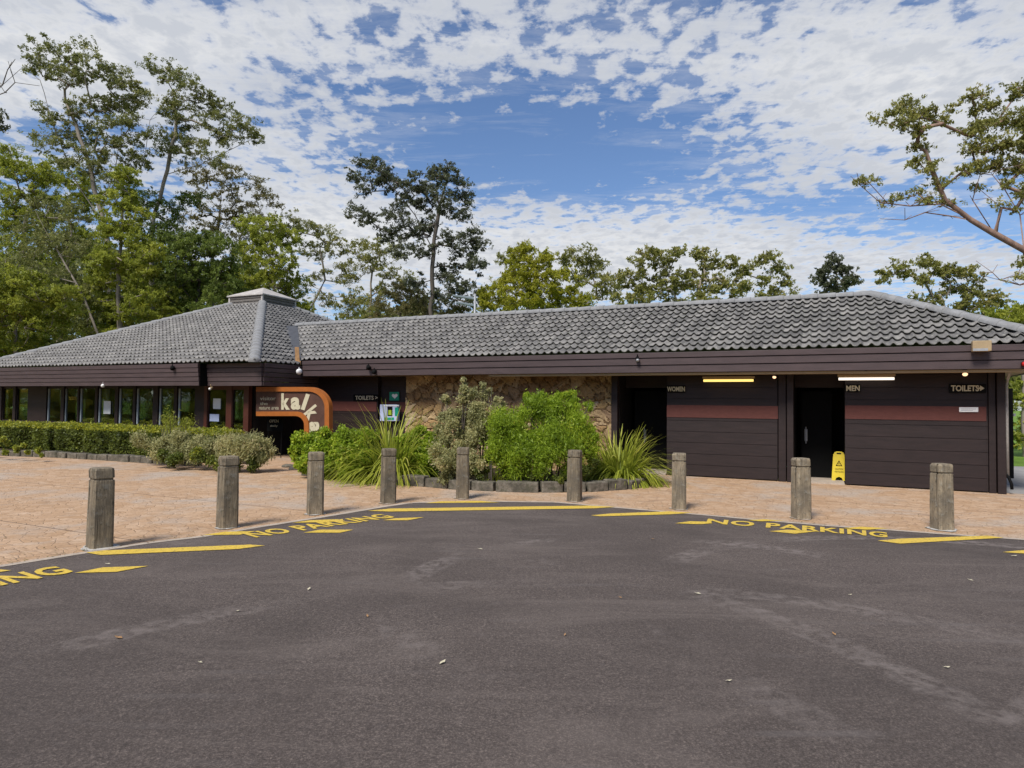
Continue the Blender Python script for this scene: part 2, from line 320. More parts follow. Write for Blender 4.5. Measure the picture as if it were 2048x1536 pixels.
final = w.mix(d, skyc.outputs[2], cl)
bs = w.new('ShaderNodeMix', data_type='RGBA', blend_type='MULTIPLY'); bs.inputs[0].default_value = 1; w.l.new(final, bs.inputs[6]); bs.inputs[7].default_value = (10, 10, 10, 1)
w.l.new(bs.outputs[2], bg.inputs[0]); bg.inputs[1].default_value = .10
sl = bpy.data.lights.new('sun', 'SUN'); sl.energy = 3.2; sl.angle = math.radians(18); sl.color = (1, .95, .88); so = bpy.data.objects.new('sun', sl); C.objects.link(so)
sd = Vector((math.sin(SUN_AZ)*math.cos(SUN_EL), math.cos(SUN_AZ)*math.cos(SUN_EL), math.sin(SUN_EL))); so.rotation_euler = sd.to_track_quat('Z', 'Y').to_euler()
S.view_settings.view_transform = 'Standard'; S.view_settings.look = 'None'; S.view_settings.gamma = 1; S.view_settings.exposure = 0.52
S.render.engine = 'CYCLES'; S.cycles.transparent_max_bounces = 12; S.cycles.max_bounces = 6
# ------------------------------------------------------------------ ground
def sheet(name, pts, m, z, kind='structure', parent=None, seg=None):
    mb = MB(); mb.add([(p[0], p[1], z) for p in pts], [tuple(range(len(pts)))]); o = mb.build(name, m, parent); tag(o, kind=kind) if kind else None
    return o
def flat_poly(mb, pts, z): mb.add([(p[0], p[1], z) for p in pts], [tuple(range(len(pts)))])
mb = MB(); n = 40; ext = np.concatenate([[-1500], np.linspace(-120, 120, n), [1500]]); vs = []; fs = []
def gz(x, y):
    q = (np.array([x, y, 0])-EE)@W
    return -.03+max(0, min(1, (q-9)/40))*.5*math.sin(x*.05+1)+max(0, q-60)*.004
for y in ext:
    for x in ext: vs.append((x, y, gz(x, y) if abs(x) < 200 and abs(y) < 200 else (-.03 if y < 0 else 1.0)))
k = len(ext)
for j in range(k-1):
    for i in range(k-1): fs.append((j*k+i, j*k+i+1, (j+1)*k+i+1, (j+1)*k+i))
tag(mb.add(vs, fs).build('lawn_ground', M['grass']), kind='structure')
sheet('paved_forecourt', [(-45, -6), (45, -6), (30, 12), fr(-9, 0.4), fr(-6, 0.9), fr(20, 1.2), fr(34, 1.0), (-45, 30)], M['paving'], 0.0)
tag(MB().bx(-9, 1.1, .9, 9, -.2, .004).build('side_path', M['path']), kind='structure')
# asphalt boundary, from the photo
edge = [(-900, 1290), (-260, 1190), (0, 1136), (160, 1110), (300, 1088), (410, 1075), (520, 1056), (640, 1037), (700, 1027), (770, 1015), (825, 1007), (960, 1004), (1110, 1006), (1200, 1014), (1270, 1020), (1400, 1031), (1520, 1042), (1650, 1053), (1780, 1062), (1900, 1071), (2048, 1081), (2300, 1099), (2700, 1128)]
EG = [gnd(*p) for p in edge]
car = [(-40, -30)]+[(p[0], p[1]) for p in EG]+[(40, -30)]
# smooth the boundary a little
asp = sheet('asphalt_car_park', [(p[0], p[1]) for p in car], M['asphalt'], .005)
kb = MB()
for a, b in zip(EG[:-1], EG[1:]):
    na = np.array([0, .0, 0])
    t = (b-a)/np.linalg.norm(b-a); nrm = np.array([-t[1], t[0], 0])*.10
    kb.add([(a[0], a[1], .009), (b[0], b[1], .009), (b[0]+nrm[0], b[1]+nrm[1], .009), (a[0]+nrm[0], a[1]+nrm[1], .009)], [(0, 1, 2, 3)])
tag(kb.build('kerb_strip', M['kerb']), kind='structure')
# painted bars: corner pixels
bars = [[(172, 1107), (205, 1103), (500, 1091), (530, 1093), (475, 1100), (200, 1112)],
        [(150, 1148), (205, 1137), (297, 1134), (232, 1146)], [(405, 1072), (450, 1065), (512, 1064), (480, 1071)], [(607, 1067), (640, 1061), (707, 1061), (680, 1067)],
        [(585, 1047), (620, 1042), (675, 1040), (690, 1043), (650, 1046)], [(765, 1042), (790, 1038), (848, 1036), (815, 1042)],
        [(735, 1023), (780, 1018.5), (1180, 1012.5), (1232, 1015), (1190, 1018), (780, 1024.5)],
        [(850, 1007.5), (880, 1004), (960, 1003), (1000, 1006), (930, 1006.8)], [(1182, 1032), (1220, 1028.5), (1340, 1024), (1385, 1027), (1340, 1030), (1200, 1034)],
        [(1350, 1048), (1380, 1044), (1420, 1045), (1425, 1048), (1400, 1050)], [(1538, 1064), (1575, 1061), (1635, 1064), (1590, 1069)],
        [(1495, 1041.5), (1530, 1040), (1570, 1043), (1520, 1044)], [(1685, 1058), (1720, 1055), (1778, 1058), (1735, 1061)],
        [(1755, 1083), (1800, 1079), (1975, 1073), (2008, 1077), (1800, 1089)], [(2005, 1106), (2040, 1102.5), (2160, 1100), (2190, 1104), (2050, 1109)],
        [(-60, 1145), (0, 1141), (22, 1143), (-40, 1152)]]
for p in bars:
    m_ = MB(); flat_poly(m_, [gnd(*q) for q in p], .012); m_.build('hatch_bar', M['paint'], asp)
def text_mesh(s, off=.0, sp_=1.0):
    cu = bpy.data.curves.new('t', 'FONT'); cu.body = s; cu.size = 1; cu.offset = off; cu.space_character = sp_; cu.resolution_u = 3
    o = bpy.data.objects.new('t', cu); C.objects.link(o); bpy.context.view_layer.update()
    dg = bpy.context.evaluated_depsgraph_get(); me = bpy.data.meshes.new_from_object(o.evaluated_get(dg))
    V = np.array([v.co[:] for v in me.vertices]); Fc = [tuple(p.vertices) for p in me.polygons]
    bpy.data.objects.remove(o); bpy.data.curves.remove(cu); bpy.data.meshes.remove(me)
    x0, x1, y0, y1 = V[:, 0].min(), V[:, 0].max(), V[:, 1].min(), V[:, 1].max()
    V = np.stack([(V[:, 0]-x0)/(x1-x0), (V[:, 1]-y0)/(y1-y0)], 1); return V, Fc, (x1-x0)/(y1-y0)
def ground_text(s, pA, pB, pC, hgt):   # baseline start, middle, end px; letter depth in m
    V, Fc, _ = text_mesh(s, .03, 1.06); A, B, D = gnd(*pA), gnd(*pB), gnd(*pC); out = []
    for x, y in V:
        p = (1-x)*(1-2*x)*A+4*x*(1-x)*B+x*(2*x-1)*D; t = (4*x-3)*A+(4-8*x)*B+(4*x-1)*D; t /= np.linalg.norm(t)
        nn = np.array([-t[1], t[0], 0]); p = p+nn*y*hgt; out.append((p[0], p[1], .013))
    MB().add(out, Fc).build('painted_lettering', M['paint'], asp)
ground_text('NO PARKING', (513, 1077), (660, 1055), (792, 1036), .40)
ground_text('NO PARKING', (1412, 1048), (1600, 1062), (1775, 1077), .42)
ground_text('NO PARKING', (-420, 1252), (-120, 1197), (150, 1146), .42)
# ------------------------------------------------------------------ roofs
PROF = [(0, 0), (.12, .028), (.26, .048), (.40, .030), (.52, .0), (.68, -.010), (.86, -.008)]
def tiled(mb_out, Pt, a, b, m, L0, L1, run, cuts, tw=.20, cr=.295):
    """Pt: eave reference point; a: unit vector along the eave; b: unit horizontal vector up the slope; m: rise per run."""
    bm = bmesh.new(); ly = bm.faces.layers.float.new('tint')
    nt = int((L1-L0)/tw)+1; nc = int(math.ceil(run/cr)); xs = []
    for i in range(nt):
        for k_, (x, h) in enumerate(PROF): xs.append((L0+(i+x)*tw, h, i))
    xs.append((L0+nt*tw, 0, nt)); r = random.Random(3)
    for c in range(nc):
        t0, t1 = c*cr, min((c+1)*cr, run+.02); rows = []
        jit = [r.uniform(-.006, .006) for _ in range(nt+1)]
        for t, up in ((t0+.16, .016), (t0, .064), (t0, .080), (t1+.13, -.004)):
            rows.append([bm.verts.new(Pt+a*x+b*t+np.array([0, 0, m*t+h+up+(jit[i] if up > 0 else 0)])) for x, h, i in xs])
        tv = [r.random() for _ in range(nt+1)]
        for q in range(3):
            for i in range(len(xs)-1):
                f = bm.faces.new((rows[q][i], rows[q][i+1], rows[q+1][i+1], rows[q+1][i])); f[ly] = tv[xs[i][2]]; f.smooth = q == 2
    for (pc, nrm) in cuts:
        bmesh.ops.bisect_plane(bm, geom=bm.verts[:]+bm.edges[:]+bm.faces[:], plane_co=pc, plane_no=nrm, clear_outer=True)
    return bm
def bm_obj(name, bm, m, parent):
    L = np.array(parent.location); bmesh.ops.translate(bm, verts=bm.verts[:], vec=Vector(-L)); me = bpy.data.meshes.new(name); bm.to_mesh(me); bm.free()
    me.materials.append(m); o = bpy.data.objects.new(name, me); C.objects.link(o); o.parent = parent; return o
def caps(mb, A, B, r=.13, step=.40):
    A, B = np.array(A), np.array(B); Ln = np.linalg.norm(B-A); d = (B-A)/Ln; side = np.cross(d, [0, 0, 1.]); side /= np.linalg.norm(side); up = np.cross(side, d); n_ = int(Ln/step)
    st = Ln/n_
    for i in range(n_):
        vs = []
        for t, rr in ((i*st-.04, r*1.10), (i*st, r*1.14), ((i+1)*st, r*.93)):
            for k_ in range(9):
                an = math.radians(-12+204*k_/8); vs.append(A+d*t+rr*(math.cos(an)*side*1.05+math.sin(an)*up*.72))
        mb.cur = random.random(); fs = []
        for j in range(2):
            for k_ in range(8): fs.append((j*9+k_, j*9+k_+1, (j+1)*9+k_+1, (j+1)*9+k_))
        fs.append(tuple(range(9))); mb.add(vs, fs)
G, FH, KW, RH, OV = 2.987, .493, 3.015, 4.519, .76
SJ = 18.75                      # where wing eave meets the hall
PQ, GP, SP, AH, FPH = -1.85, 2.835, 14.76, 6.22, .677
mw = (RH-G)/KW; mp_ = (AH-GP)/(SP/2)
wing = empty('toilet_wing', fr(9, 3), 'long low brown timber wing with grey tiled roof, stone wall section and open toilet doorways', 'building')
hall = empty('visitor_hall', fr(26, 5), 'dark brown glazed hall under a grey pyramid tiled roof with a small louvred cupola', 'building')
def v3(p): return Vector([float(x) for x in p])
roofw = bm_obj('tiled_roof', tiled(None, fr(0, -.07, G-.03), U, W, mw, -.3, 24, KW+.07, [(v3(fr(0, 0)), v3(W-U)), (v3(fr(SJ, 0)), v3(U-W))]), M['tile'], wing)
sd_ = bm_obj('tiled_roof', tiled(None, fr(-.07, 0, G-.03), W, U, mw, -.3, 2*KW+.3, KW+.07, [(v3(fr(0, 0)), v3(U-W)), (v3(fr(0, 2*KW)), v3(U+W))]), M['tile'], wing)
bk = MB(); bk.add([fr(0, 2*KW, G), fr(KW, KW, RH), fr(23, KW, RH), fr(23, 2*KW, G)], [(0, 1, 2, 3)]); bk.build('back_slope', M['tile'], wing)
cp = MB(); caps(cp, fr(-.05, -.05, G+.05), fr(KW, KW, RH+.05), .14); cp.build('ridge_caps', M['capmat'], wing, True); cp = MB(); caps(cp, fr(KW, KW, RH+.03), fr(SJ+KW+.02, KW, RH+.03), .14); cp.build('ridge_caps', M['capmat'], wing, True); cp = MB(); caps(cp, fr(0, 2*KW, G+.04), fr(KW, KW, RH+.04)); cp.build('ridge_caps', M['capmat'], wing, True)
CP = fr(SJ+SP/2, PQ+SP/2, AH); c1, c0 = fr(SJ, PQ, GP), fr(SJ+SP, PQ, GP)
bm_obj('tiled_roof', tiled(None, fr(SJ, PQ-.06, GP-.03), U, W, mp_, -.3, SP+.3, SP/2+.06, [(v3(c1), v3(W-U)), (v3(c0), v3(W+U))]), M['tile'], hall)
bm_obj('tiled_roof', tiled(None, fr(SJ-.06, PQ, GP-.03), W, U, mp_, -.3, SP+.3, SP/2+.06, [(v3(c1), v3(U-W)), (v3(fr(SJ, PQ+SP)), v3(W+U))]), M['tile'], hall)
bk = MB(); bk.add([fr(SJ+SP, PQ, GP), CP, fr(SJ+SP, PQ+SP, GP), fr(SJ, PQ+SP, GP)], [(0, 2, 1), (1, 2, 3)]); bk.build('back_slope', M['tile'], hall)
cp = MB()
for s_, q_ in ((SJ, PQ), (SJ+SP, PQ), (SJ, PQ+SP), (SJ+SP, PQ+SP)):
    cp = MB(); e = fr(s_, q_, GP+.03); caps(cp, e, e+(CP+np.array([0, 0, .03])-e)*.93, .15); cp.build('ridge_caps', M['capmat'], hall, True)
# valley tray between the two roofs
vt = MB(); zq = lambda q: G+mw*q+.035
vt.add([fr(SJ-.06, -.06, zq(-.06)), fr(SJ+.42, -.06, zq(-.06)), fr(SJ+3.80, KW+.02, zq(KW)), fr(SJ+KW-.06, KW+.02, zq(KW)), fr(SJ-.06, -.06, zq(-.06)-.12), fr(SJ+.42, -.06, zq(-.06)-.12)], [(0, 1, 2, 3), (0, 4, 5, 1)])
vt.build('valley_tray', M['tray'], hall)
rf = MB(); pr = [sz(588, 690, -.3), sz(598, 690, -.3), sz(600, 722, -.3), sz(580, 723, -.3)]
rf.prism([PL(590, 694, -.06), PL(598, 694, -.06), PL(600, 727, -.06), PL(591, 727, -.06)], W*-.01)
rf.prism([PL(580, 722, -.07), PL(602, 722, -.07), PL(602, 729, -.07), PL(580, 729, -.07)], W*-.012); rf.build('rusty_flashing', M['rust'], hall)
# cupola
cu = .93; cz0, cz1, cz2 = 5.30, 6.20, 6.66; sc, qc = SJ+SP/2, PQ+SP/2
cl_ = MB(); cl_.bx(sc-cu, sc+cu, qc-cu, qc+cu, cz0, cz1-.02); body = cl_.build('cupola', M['cupola'], hall)
lv = MB()
for k_ in range(3):
    z_ = 5.80+k_*.125
    lv.bx(sc-cu-.03, sc+cu+.03, qc-cu-.035, qc-cu, z_, z_+.085); lv.bx(sc-cu-.035, sc-cu, qc-cu-.03, qc+cu+.03, z_, z_+.085)
lv.build('louvre', M['cupola'], body) if False else lv.build('cupola_louvres', M['cupola'], hall)
ff = MB()
for s_ in (sc-cu-.045, sc+cu-.035): ff.bx(s_, s_+.08, qc-cu-.05, qc-cu+.03, 5.68, cz1)
ff.bx(sc-cu-.045, sc-cu+.035, qc+cu-.04, qc+cu+.04, 5.6, cz1)
ff.bx(sc-cu-.06, sc+cu+.06, qc-cu-.06, qc-cu, 5.62, 5.76); ff.bx(sc-cu-.06, sc-cu, qc-cu-.06, qc+cu+.06, 5.62, 5.76)
ff.build('cupola_frame', M['cupolaroof'], hall)
cr_ = MB(); o_ = cu+.10
pts = [fr(sc-o_, qc-o_, cz1), fr(sc+o_, qc-o_, cz1), fr(sc+o_, qc+o_, cz1), fr(sc-o_, qc+o_, cz1)]
cr_.add(pts+[p-np.array([0, 0, .05]) for p in pts]+[fr(sc, qc, cz2)], [(0, 1, 8), (1, 2, 8), (2, 3, 8), (3, 0, 8), (0, 4, 5, 1), (1, 5, 6, 2), (2, 6, 7, 3), (3, 7, 4, 0), (4, 5, 6, 7)]); cr_.build('cupola_roof', M['cupolaroof'], hall)
# ------------------------------------------------------------------ fascias and soffits
def fascia(par, runs, ztop, heights, name='fascia', m='fascia', step=.022):
    mb = MB()
    for (kind, fixed, a0, a1, sgn) in runs:
        z = ztop; off = .08
        for i, h in enumerate(heights):
            z0 = z-h+.014
            if kind == 's': mb.bx(a0, a1, fixed-off, fixed+.02, z0, z)
            else: mb.bx(fixed-off*sgn, fixed+.02*sgn, a0, a1, z0, z) if sgn > 0 else mb.bx(fixed-.02, fixed+off, a0, a1, z0, z)
            z -= h; off -= step
    return mb.build(name, M[m], par, bevel=.004)
fascia(wing, [('s', 0, -.06, SJ-.12, 1), ('q', 0, .022, 2*KW, 1)], G-.01, [.135, .17, .18])
s402 = ss(398, PQ)
fascia(hall, [('s', PQ, s402, SJ+SP, 1), ('s', PQ+.30, SJ+.0, s402-.02, 1), ('q', SJ, PQ+.325, PQ+SP, 1)], GP-.01, [.135]*5, step=.014)
bz = MB(); bz.bx(s402+.0, s402+.06, PQ-.02, PQ+.3, GP-FPH, GP-.02); bz.build('shaded_fascia_return', M['black'], hall)  # end face coloured black, not fascia brown, to paint in its shaded side
bk = MB(); bk.bx(.01, SJ, .03, .05, G-FH+.005, G-.05); bk.bx(SJ, SJ+SP, PQ+.36, PQ+.38, GP-FPH+.005, GP-.05); bk.build('fascia_backing', M['black'], wing)
sf = MB(); sf.bx(.10, 12.2, .03, .30, G-FH-.045, G-FH-.003); sf.build('soffit_batten', M['tan'], wing)
sf = MB(); sf.bx(.02, SJ+.5, .051, 2*KW-.05, G-FH+.03, G-FH+.05); sf.build('soffit', M['tan'], wing)
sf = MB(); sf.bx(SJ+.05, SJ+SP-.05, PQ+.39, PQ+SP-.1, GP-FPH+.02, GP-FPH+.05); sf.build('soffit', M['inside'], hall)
# ------------------------------------------------------------------ wing walls
def boards(mb, s0, s1, q, z0, z1, h=.268, t=.05):
    z = z0
    while z < z1-.01:
        zt_ = min(z+h, z1); P = []
        P = [fr(s1, q-.010, z+.006), fr(s0, q-.010, z+.006), fr(s0, q+t, z+.006), fr(s1, q+t, z+.006), fr(s1, q-.002, zt_), fr(s0, q-.002, zt_), fr(s0, q+t, zt_), fr(s1, q+t, zt_)]
        mb.hexa(P); z += h
    mb.bx(s0+.003, s1-.003, q+.02, q+t+.06, z0, z1)
ZT = G-FH+.02
def xs(px): return ss(px, OV)
Wl = MB()
boards(Wl, xs(1555), xs(1334), OV, 0.02, ZT); Wl.build('timber_wall', M['brown'], wing); Wl = MB(); boards(Wl, xs(1975), xs(1690), OV, .02, ZT); Wl.build('timber_wall', M['brown'], wing)
Wl = MB(); boards(Wl, xs(756), SJ+1.2, OV, .02, ZT); Wl.build('timber_wall', M['brown'], wing); Wl = MB(); boards(Wl, xs(813), xs(756)-.01, OV+.12, .02, ZT); Wl.build('timber_wall', M['brown'], wing)
def stripe(x0, x1, y0, y1, q, xr=None):
    za, zb = zz((x0+x1)/2, y1, q), zz((x0+x1)/2, y0, q); st = MB(); st.bx(xs(x1), xs(x0), q-.02, q, za, zb); st.build('wall_stripe', M['stripe'], wing)
stripe(1334, 1556, 811, 836, OV); stripe(1690, 1972, 812, 840, OV); stripe(640, 754, 803, 822, OV)
st = MB(); st.bx(xs(812), xs(757), OV+.098, OV+.115, zz(700, 822, OV), zz(700, 803, OV)); st.build('wall_stripe', M['stripe'], wing)
for x0, x1, pr_ in ((1557, 1572, .05), (1574, 1587, .09), (1976, 1990, .05), (1992, 2009, .10), (1224, 1236, .06)):
    ps = MB(); ps.bx(xs(x1), xs(x0), OV-pr_, OV+.12, 0.0, ZT); ps.build('corner_post', M['brown'], wing, bevel=.006)
# recess side walls / back walls, wing rear walls
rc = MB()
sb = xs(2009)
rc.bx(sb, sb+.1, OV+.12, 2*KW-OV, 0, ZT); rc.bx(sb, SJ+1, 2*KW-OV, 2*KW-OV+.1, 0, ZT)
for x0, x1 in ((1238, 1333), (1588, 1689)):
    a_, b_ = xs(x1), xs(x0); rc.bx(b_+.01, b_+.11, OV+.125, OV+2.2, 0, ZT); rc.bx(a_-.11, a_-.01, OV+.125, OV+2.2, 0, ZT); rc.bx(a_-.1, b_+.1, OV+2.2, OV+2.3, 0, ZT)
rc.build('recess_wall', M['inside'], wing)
for x0, x1, hx in ((1238, 1333, 1290), (1588, 1689, 1612)):
    a_, b_ = xs(x1), xs(x0); dr = MB(); dr.bx(a_+.25, b_-.12, OV+1.1, OV+1.15, .03, 2.1); dob = dr.build('door', M['black'], wing)
    hd = MB(); sh = ss(hx, OV+1.07, 870); zh = zz(hx, 870, OV+1.07); hd.bx(sh-.03, sh+.03, OV+1.05, OV+1.10, zh-.14, zh+.14); hd.tube([fr(sh, OV+1.02, zh-.2), fr(sh, OV+1.02, zh+.2)], .012); hd.build('door_handle', M['steel'], dob)
    th = MB(); th.bx(a_+.005, b_-.005, OV-.05, OV+1.1, 0, .035); th.build('threshold', M['kerb'], wing)
    hb = MB(); hb.bx(a_, b_, OV+.6, OV+.68, 2.18, ZT-.01); hb.build('door_head', M['brown'], wing)
# stone wall
def stonewall(s0, s1, q, z0, z1):
    nx, nz = int((s1-s0)/.035), int((z1-z0)/.035); r = np.random.default_rng(5); sx = (s1-s0)/nx; szz = (z1-z0)/nz
    ncell = int((s1-s0)*(z1-z0)*19); cx = r.uniform(s0, s1, ncell); cz = r.uniform(z0, z1, ncell); ch = r.uniform(0, .055, ncell); ct = r.uniform(0, 1, ncell); asp_ = r.uniform(.7, 1.5, ncell)
    gx, gz_ = np.meshgrid(np.linspace(s0, s1, nx+1), np.linspace(z0, z1, nz+1))
    wx = gx+.05*np.sin(gz_*9+gx*3); wz = gz_+.04*np.sin(gx*11+gz_*2)
    D = np.sqrt(((wx.ravel()[:, None]-cx)/1.45)**2+(wz.ravel()[:, None]-cz)**2); idx = np.argsort(D, 1)[:, :2]; d1 = D[np.arange(len(D)), idx[:, 0]]; d2 = D[np.arange(len(D)), idx[:, 1]]
    e = np.clip((d2-d1)/.035, 0, 1); h = e*(.018+.8*ch[idx[:, 0]])+r.normal(0, .004, len(D)); tint = np.where(e < .35, .02, .1+.9*ct[idx[:, 0]])
    mb = MB(); base = fr(0, q); V = base+gx.ravel()[:, None]*U-(h)[:, None]*W+gz_.ravel()[:, None]*np.array([0, 0, 1.]); k_ = nx+1
    mb.v = [tuple(p) for p in V]
    for j in range(nz):
        for i in range(nx): a = j*k_+i; mb.f.append([a, a+1, a+k_+1, a+k_]); mb.t.append(float(tint[a]))
    mb.cur = .5; mb.bx(s0, s1, q+.0, q+.25, z0, z1); return mb
stonewall(xs(1223), xs(812), OV+.02, 0, ZT).build('stone_wall', M['stone'], wing)
# ------------------------------------------------------------------ hall front: glazed bays
HW = PQ+.85
zs0, zs1 = .84, GP-FPH+.02
hx = lambda px: ss(px, HW, 812)
wl = MB(); wl.bx(hx(500), SJ+SP-.8, HW-.03, HW+.12, 0, .83)
wl.build('base_wall', M['brown'], hall)
wl = MB(); wl.bx(hx(500)-.0, hx(492), HW+.12, PQ+SP-.8, 0, zs1); wl.bx(SJ+SP-.9, SJ+SP-.8, HW+.12, PQ+SP-.9, 0, .8)
for k_ in range(13): wl.bx(SJ+SP-.9, SJ+SP-.8, HW+.12+k_*1.02, HW+.12+k_*1.02+(.5 if k_ % 4 == 2 else .16), .801, zs1)
wl.bx(hx(500)+.1, SJ+SP-.95, HW+.2, PQ+SP-.9, .0, .05); wl.bx(hx(500), SJ+SP-.8, PQ+SP-.9, PQ+SP-.8, 0, .75)
for k_ in range(15): wl.bx(SJ+.9+k_*.92, SJ+.9+k_*.92+(.55 if k_ % 3 == 1 else .14), PQ+SP-.9, PQ+SP-.8, .751, zs1)
for a_, b_, c_, d_ in ((19.6, 20.4, 2.2, 1.3), (22.2, 23.4, 3.5, 1.1), (25, 25.5, 2.8, 1.7), (27, 28.2, 4, 1.25)): wl.bx(a_, b_, HW+c_, HW+c_+.5, .051, d_)
wl.build('inner_wall', M['inside'], hall)
panes = [(-170, -140), (-132, -100), (-92, -62), (-54, -28), (-22, 1), (5, 28), (33, 58), (95, 124), (130, 157), (160, 192), (197, 232), (238, 268), (273, 308), (318, 350), (356, 392)]
xprev = -200
sill = MB(); sill.bx(hx(410), SJ+SP-.8, HW-.07, HW+.12, .831, .87); sill.build('window_sill', M['fascia'], hall)
mu = MB(); pj = MB()
edges_ = [(-200, -170)]+[(panes[i][1], panes[i+1][0]) for i in range(len(panes)-1)]+[(392, 411)]
for a_, b_ in edges_: mu = MB(); mu.bx(hx(b_), hx(a_), HW-.05, HW+.12, .871, zs1); mu.build('mullion', M['brown'], hall)
for i, (a_, b_) in enumerate(panes):
    f = MB(); s1_, s0_ = hx(a_), hx(b_)
    f.bx(s0_, s0_+.03, HW+.0, HW+.05, .871, zs1); f.bx(s1_-.03, s1_, HW, HW+.05, .871, zs1); f.bx(s0_+.03, s1_-.03, HW, HW+.05, .871, .91); f.bx(s0_+.03, s1_-.03, HW, HW+.05, zs1-.08, zs1)
    fo = f.build('window', M['brown'], hall)
    g_ = MB(); g_.bx(s0_+.03, s1_-.03, HW+.02, HW+.026, .911, zs1-.081); g_.build('pane', M['glass'], fo)
    if a_ > 90:
        j_ = MB(); wj = .055 if a_ in (95, 160, 197, 238, 273, 318, 356) else .03
        j_.bx(s1_-wj-.03, s1_-.03, HW-.01, HW+.018, .911, zs1-.081); j_.build('jamb', M['palejamb'], fo)
# doors bay at right of the hall front
dr = MB()
for a_, b_ in ((411, 417), (455, 466), (490, 500)): dr.bx(hx(b_), hx(a_), HW-.06, HW+.08, .0, zs1)
dr.bx(hx(455), hx(417), HW-.04, HW+.06, zs1-.12, zs1); dr.bx(hx(490), hx(466), HW-.04, HW+.06, zs1-.12, zs1)
ed = dr.build('entry_door', M['redframe'], hall)
g_ = MB(); g_.bx(hx(455), hx(417), HW+.0, HW+.006, .05, zs1-.12); g_.bx(hx(490), hx(466), HW+.0, HW+.006, .05, zs1-.12); g_.build('pane', M['glass'], ed)
for (x0, x1, y0, y1, mm, q_) in ((208, 221, 802, 828, 'white', -.012), (427, 441, 797, 818, 'white', -.012), (420, 438, 828, 843, 'blue', -.012), (244, 264, 828, 837, 'white', .3), (422, 452, 780, 850, 'palejamb', 1.2), (103, 120, 780, 850, 'palejamb', 1.6), (170, 188, 785, 850, 'palejamb', 1.6)):
    qq = HW+q_; a0, b0 = sz(x0, y0, qq); a1, b1 = sz(x1, y1, qq); pm = MB(); pm.bx(a1, a0, qq-.008, qq, b1, b0); pm.build('notice' if q_ < .5 else 'display_panel', M[mm], hall)
for (x0, x1, y0, y1, q_) in ((8, 25, 780, 786, .5), (40, 56, 778, 785, .5), (136, 150, 793, 800, .8)):
    qq = HW+q_; a0, b0 = sz(x0, y0, qq); a1, b1 = sz(x1, y1, qq); pm = MB(); pm.bx(a1, a0, qq, qq+.05, b1, b0); pm.build('interior_lamp', M['glow'], hall)
# entrance recess behind the sign, its shade painted in near-black
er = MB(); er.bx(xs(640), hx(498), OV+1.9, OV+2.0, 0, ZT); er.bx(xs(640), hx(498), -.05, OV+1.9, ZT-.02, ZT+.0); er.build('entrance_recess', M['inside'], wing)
# ------------------------------------------------------------------ entrance sign with the bent orange bands
SQ = HW-.02
sign = empty('entrance_sign', PL(585, 905, SQ), 'bent brown sign with two orange bands and cream letters beside the dark entrance', 'sign')
def bend(x0, y0, xc, yc, r, x1, yb, n=14):   # path: along top to the curve, then down
    P = [(x0, y0), (xc, y0)]
    for k_ in range(1, n+1):
        an = math.pi/2*k_/n; P.append((xc+r*math.sin(an), y0+r-r*math.cos(an)))
    P.append((xc+r, yb)); return P
def band(mb, outer, inner, q, th_):
    n_ = len(outer)
    for i in range(n_-1):
        mb.prism([PL(*outer[i], q), PL(*outer[i+1], q), PL(*inner[i+1], q), PL(*inner[i], q)], W*th_)
o1, o2 = bend(512, 774, 616, 0, 42, 0, 905), bend(512, 783, 616, 0, 33, 0, 905)
i1, i2 = bend(512, 823, 590, 0, 27, 0, 905), bend(512, 832, 590, 0, 18, 0, 905)
pm = MB(); band(pm, o2, i1, SQ, .08); pm.build('panel', M['signbrown'], sign)
pm = MB(); band(pm, o1, o2, SQ-.05, .16); pm.build('outer_band', M['orange'], sign)
pm = MB(); band(pm, i1, i2, SQ-.05, .16); pm.build('inner_band', M['orange'], sign)
def wall_text(name, s, cx, cy, w_, h_, q, m, par, rot=0, off=.0, th_=.012):
    V, Fc, _ = text_mesh(s, off); c, s_ = math.cos(rot), math.sin(rot); vs = []
    for x, y in V:
        a_, b_ = (x-.5)*w_, (y-.5)*h_; vs.append(PL(cx+c*a_+s_*b_, cy-(-s_*a_+c*b_), q))
    n_ = len(vs); vs2 = [p-W*th_ for p in vs]; fc = [tuple(n_+i for i in f) for f in Fc]
    from collections import Counter
    ec = Counter(tuple(sorted((f[i], f[(i+1) % len(f)]))) for f in Fc for i in range(len(f)))
    sd2 = [(a, b, b+n_, a+n_) for (a, b), k_ in ec.items() if k_ == 1]
    return MB().add(vs+vs2, fc+sd2).build(name, m, par)
LT = [('k', 571.5, 803, 17, 33, 0), ('a', 591.5, 807, 19, 25, 0), ('l', 611, 804, 8, 33, .33), ('k', 624.5, 825, 18, 31, .88), ('a', 628.5, 854, 21, 21, 1.57), ('r', 627, 876, 13, 17, 1.57)]
for ch, x, y, w_, h_, ro in LT: wall_text('letter', ch, x, y, w_, h_, SQ, M['cream'], sign, ro, .045)
wall_text('small_lettering', 'visitor', 536, 797, 31, 7, SQ, M['cream'], sign, 0, .0, .006)
wall_text('small_lettering', 'the', 528, 807, 15, 6, SQ, M['cream'], sign, 0, .0, .006)
wall_text('small_lettering', 'nature area', 538, 816, 39, 6, SQ, M['cream'], sign, 0, .0, .006)
ent = empty('hours_board', PL(548, 905, SQ+.5), 'small dark board with two lines of pale lettering under the bent entrance sign', 'sign')
pm = MB(); A_ = [PL(534, 834, SQ+.5), PL(566, 834, SQ+.5), PL(566, 862, SQ+.5), PL(534, 862, SQ+.5)]; pm.prism(A_, W*.03); pm.build('board', M['black'], ent)
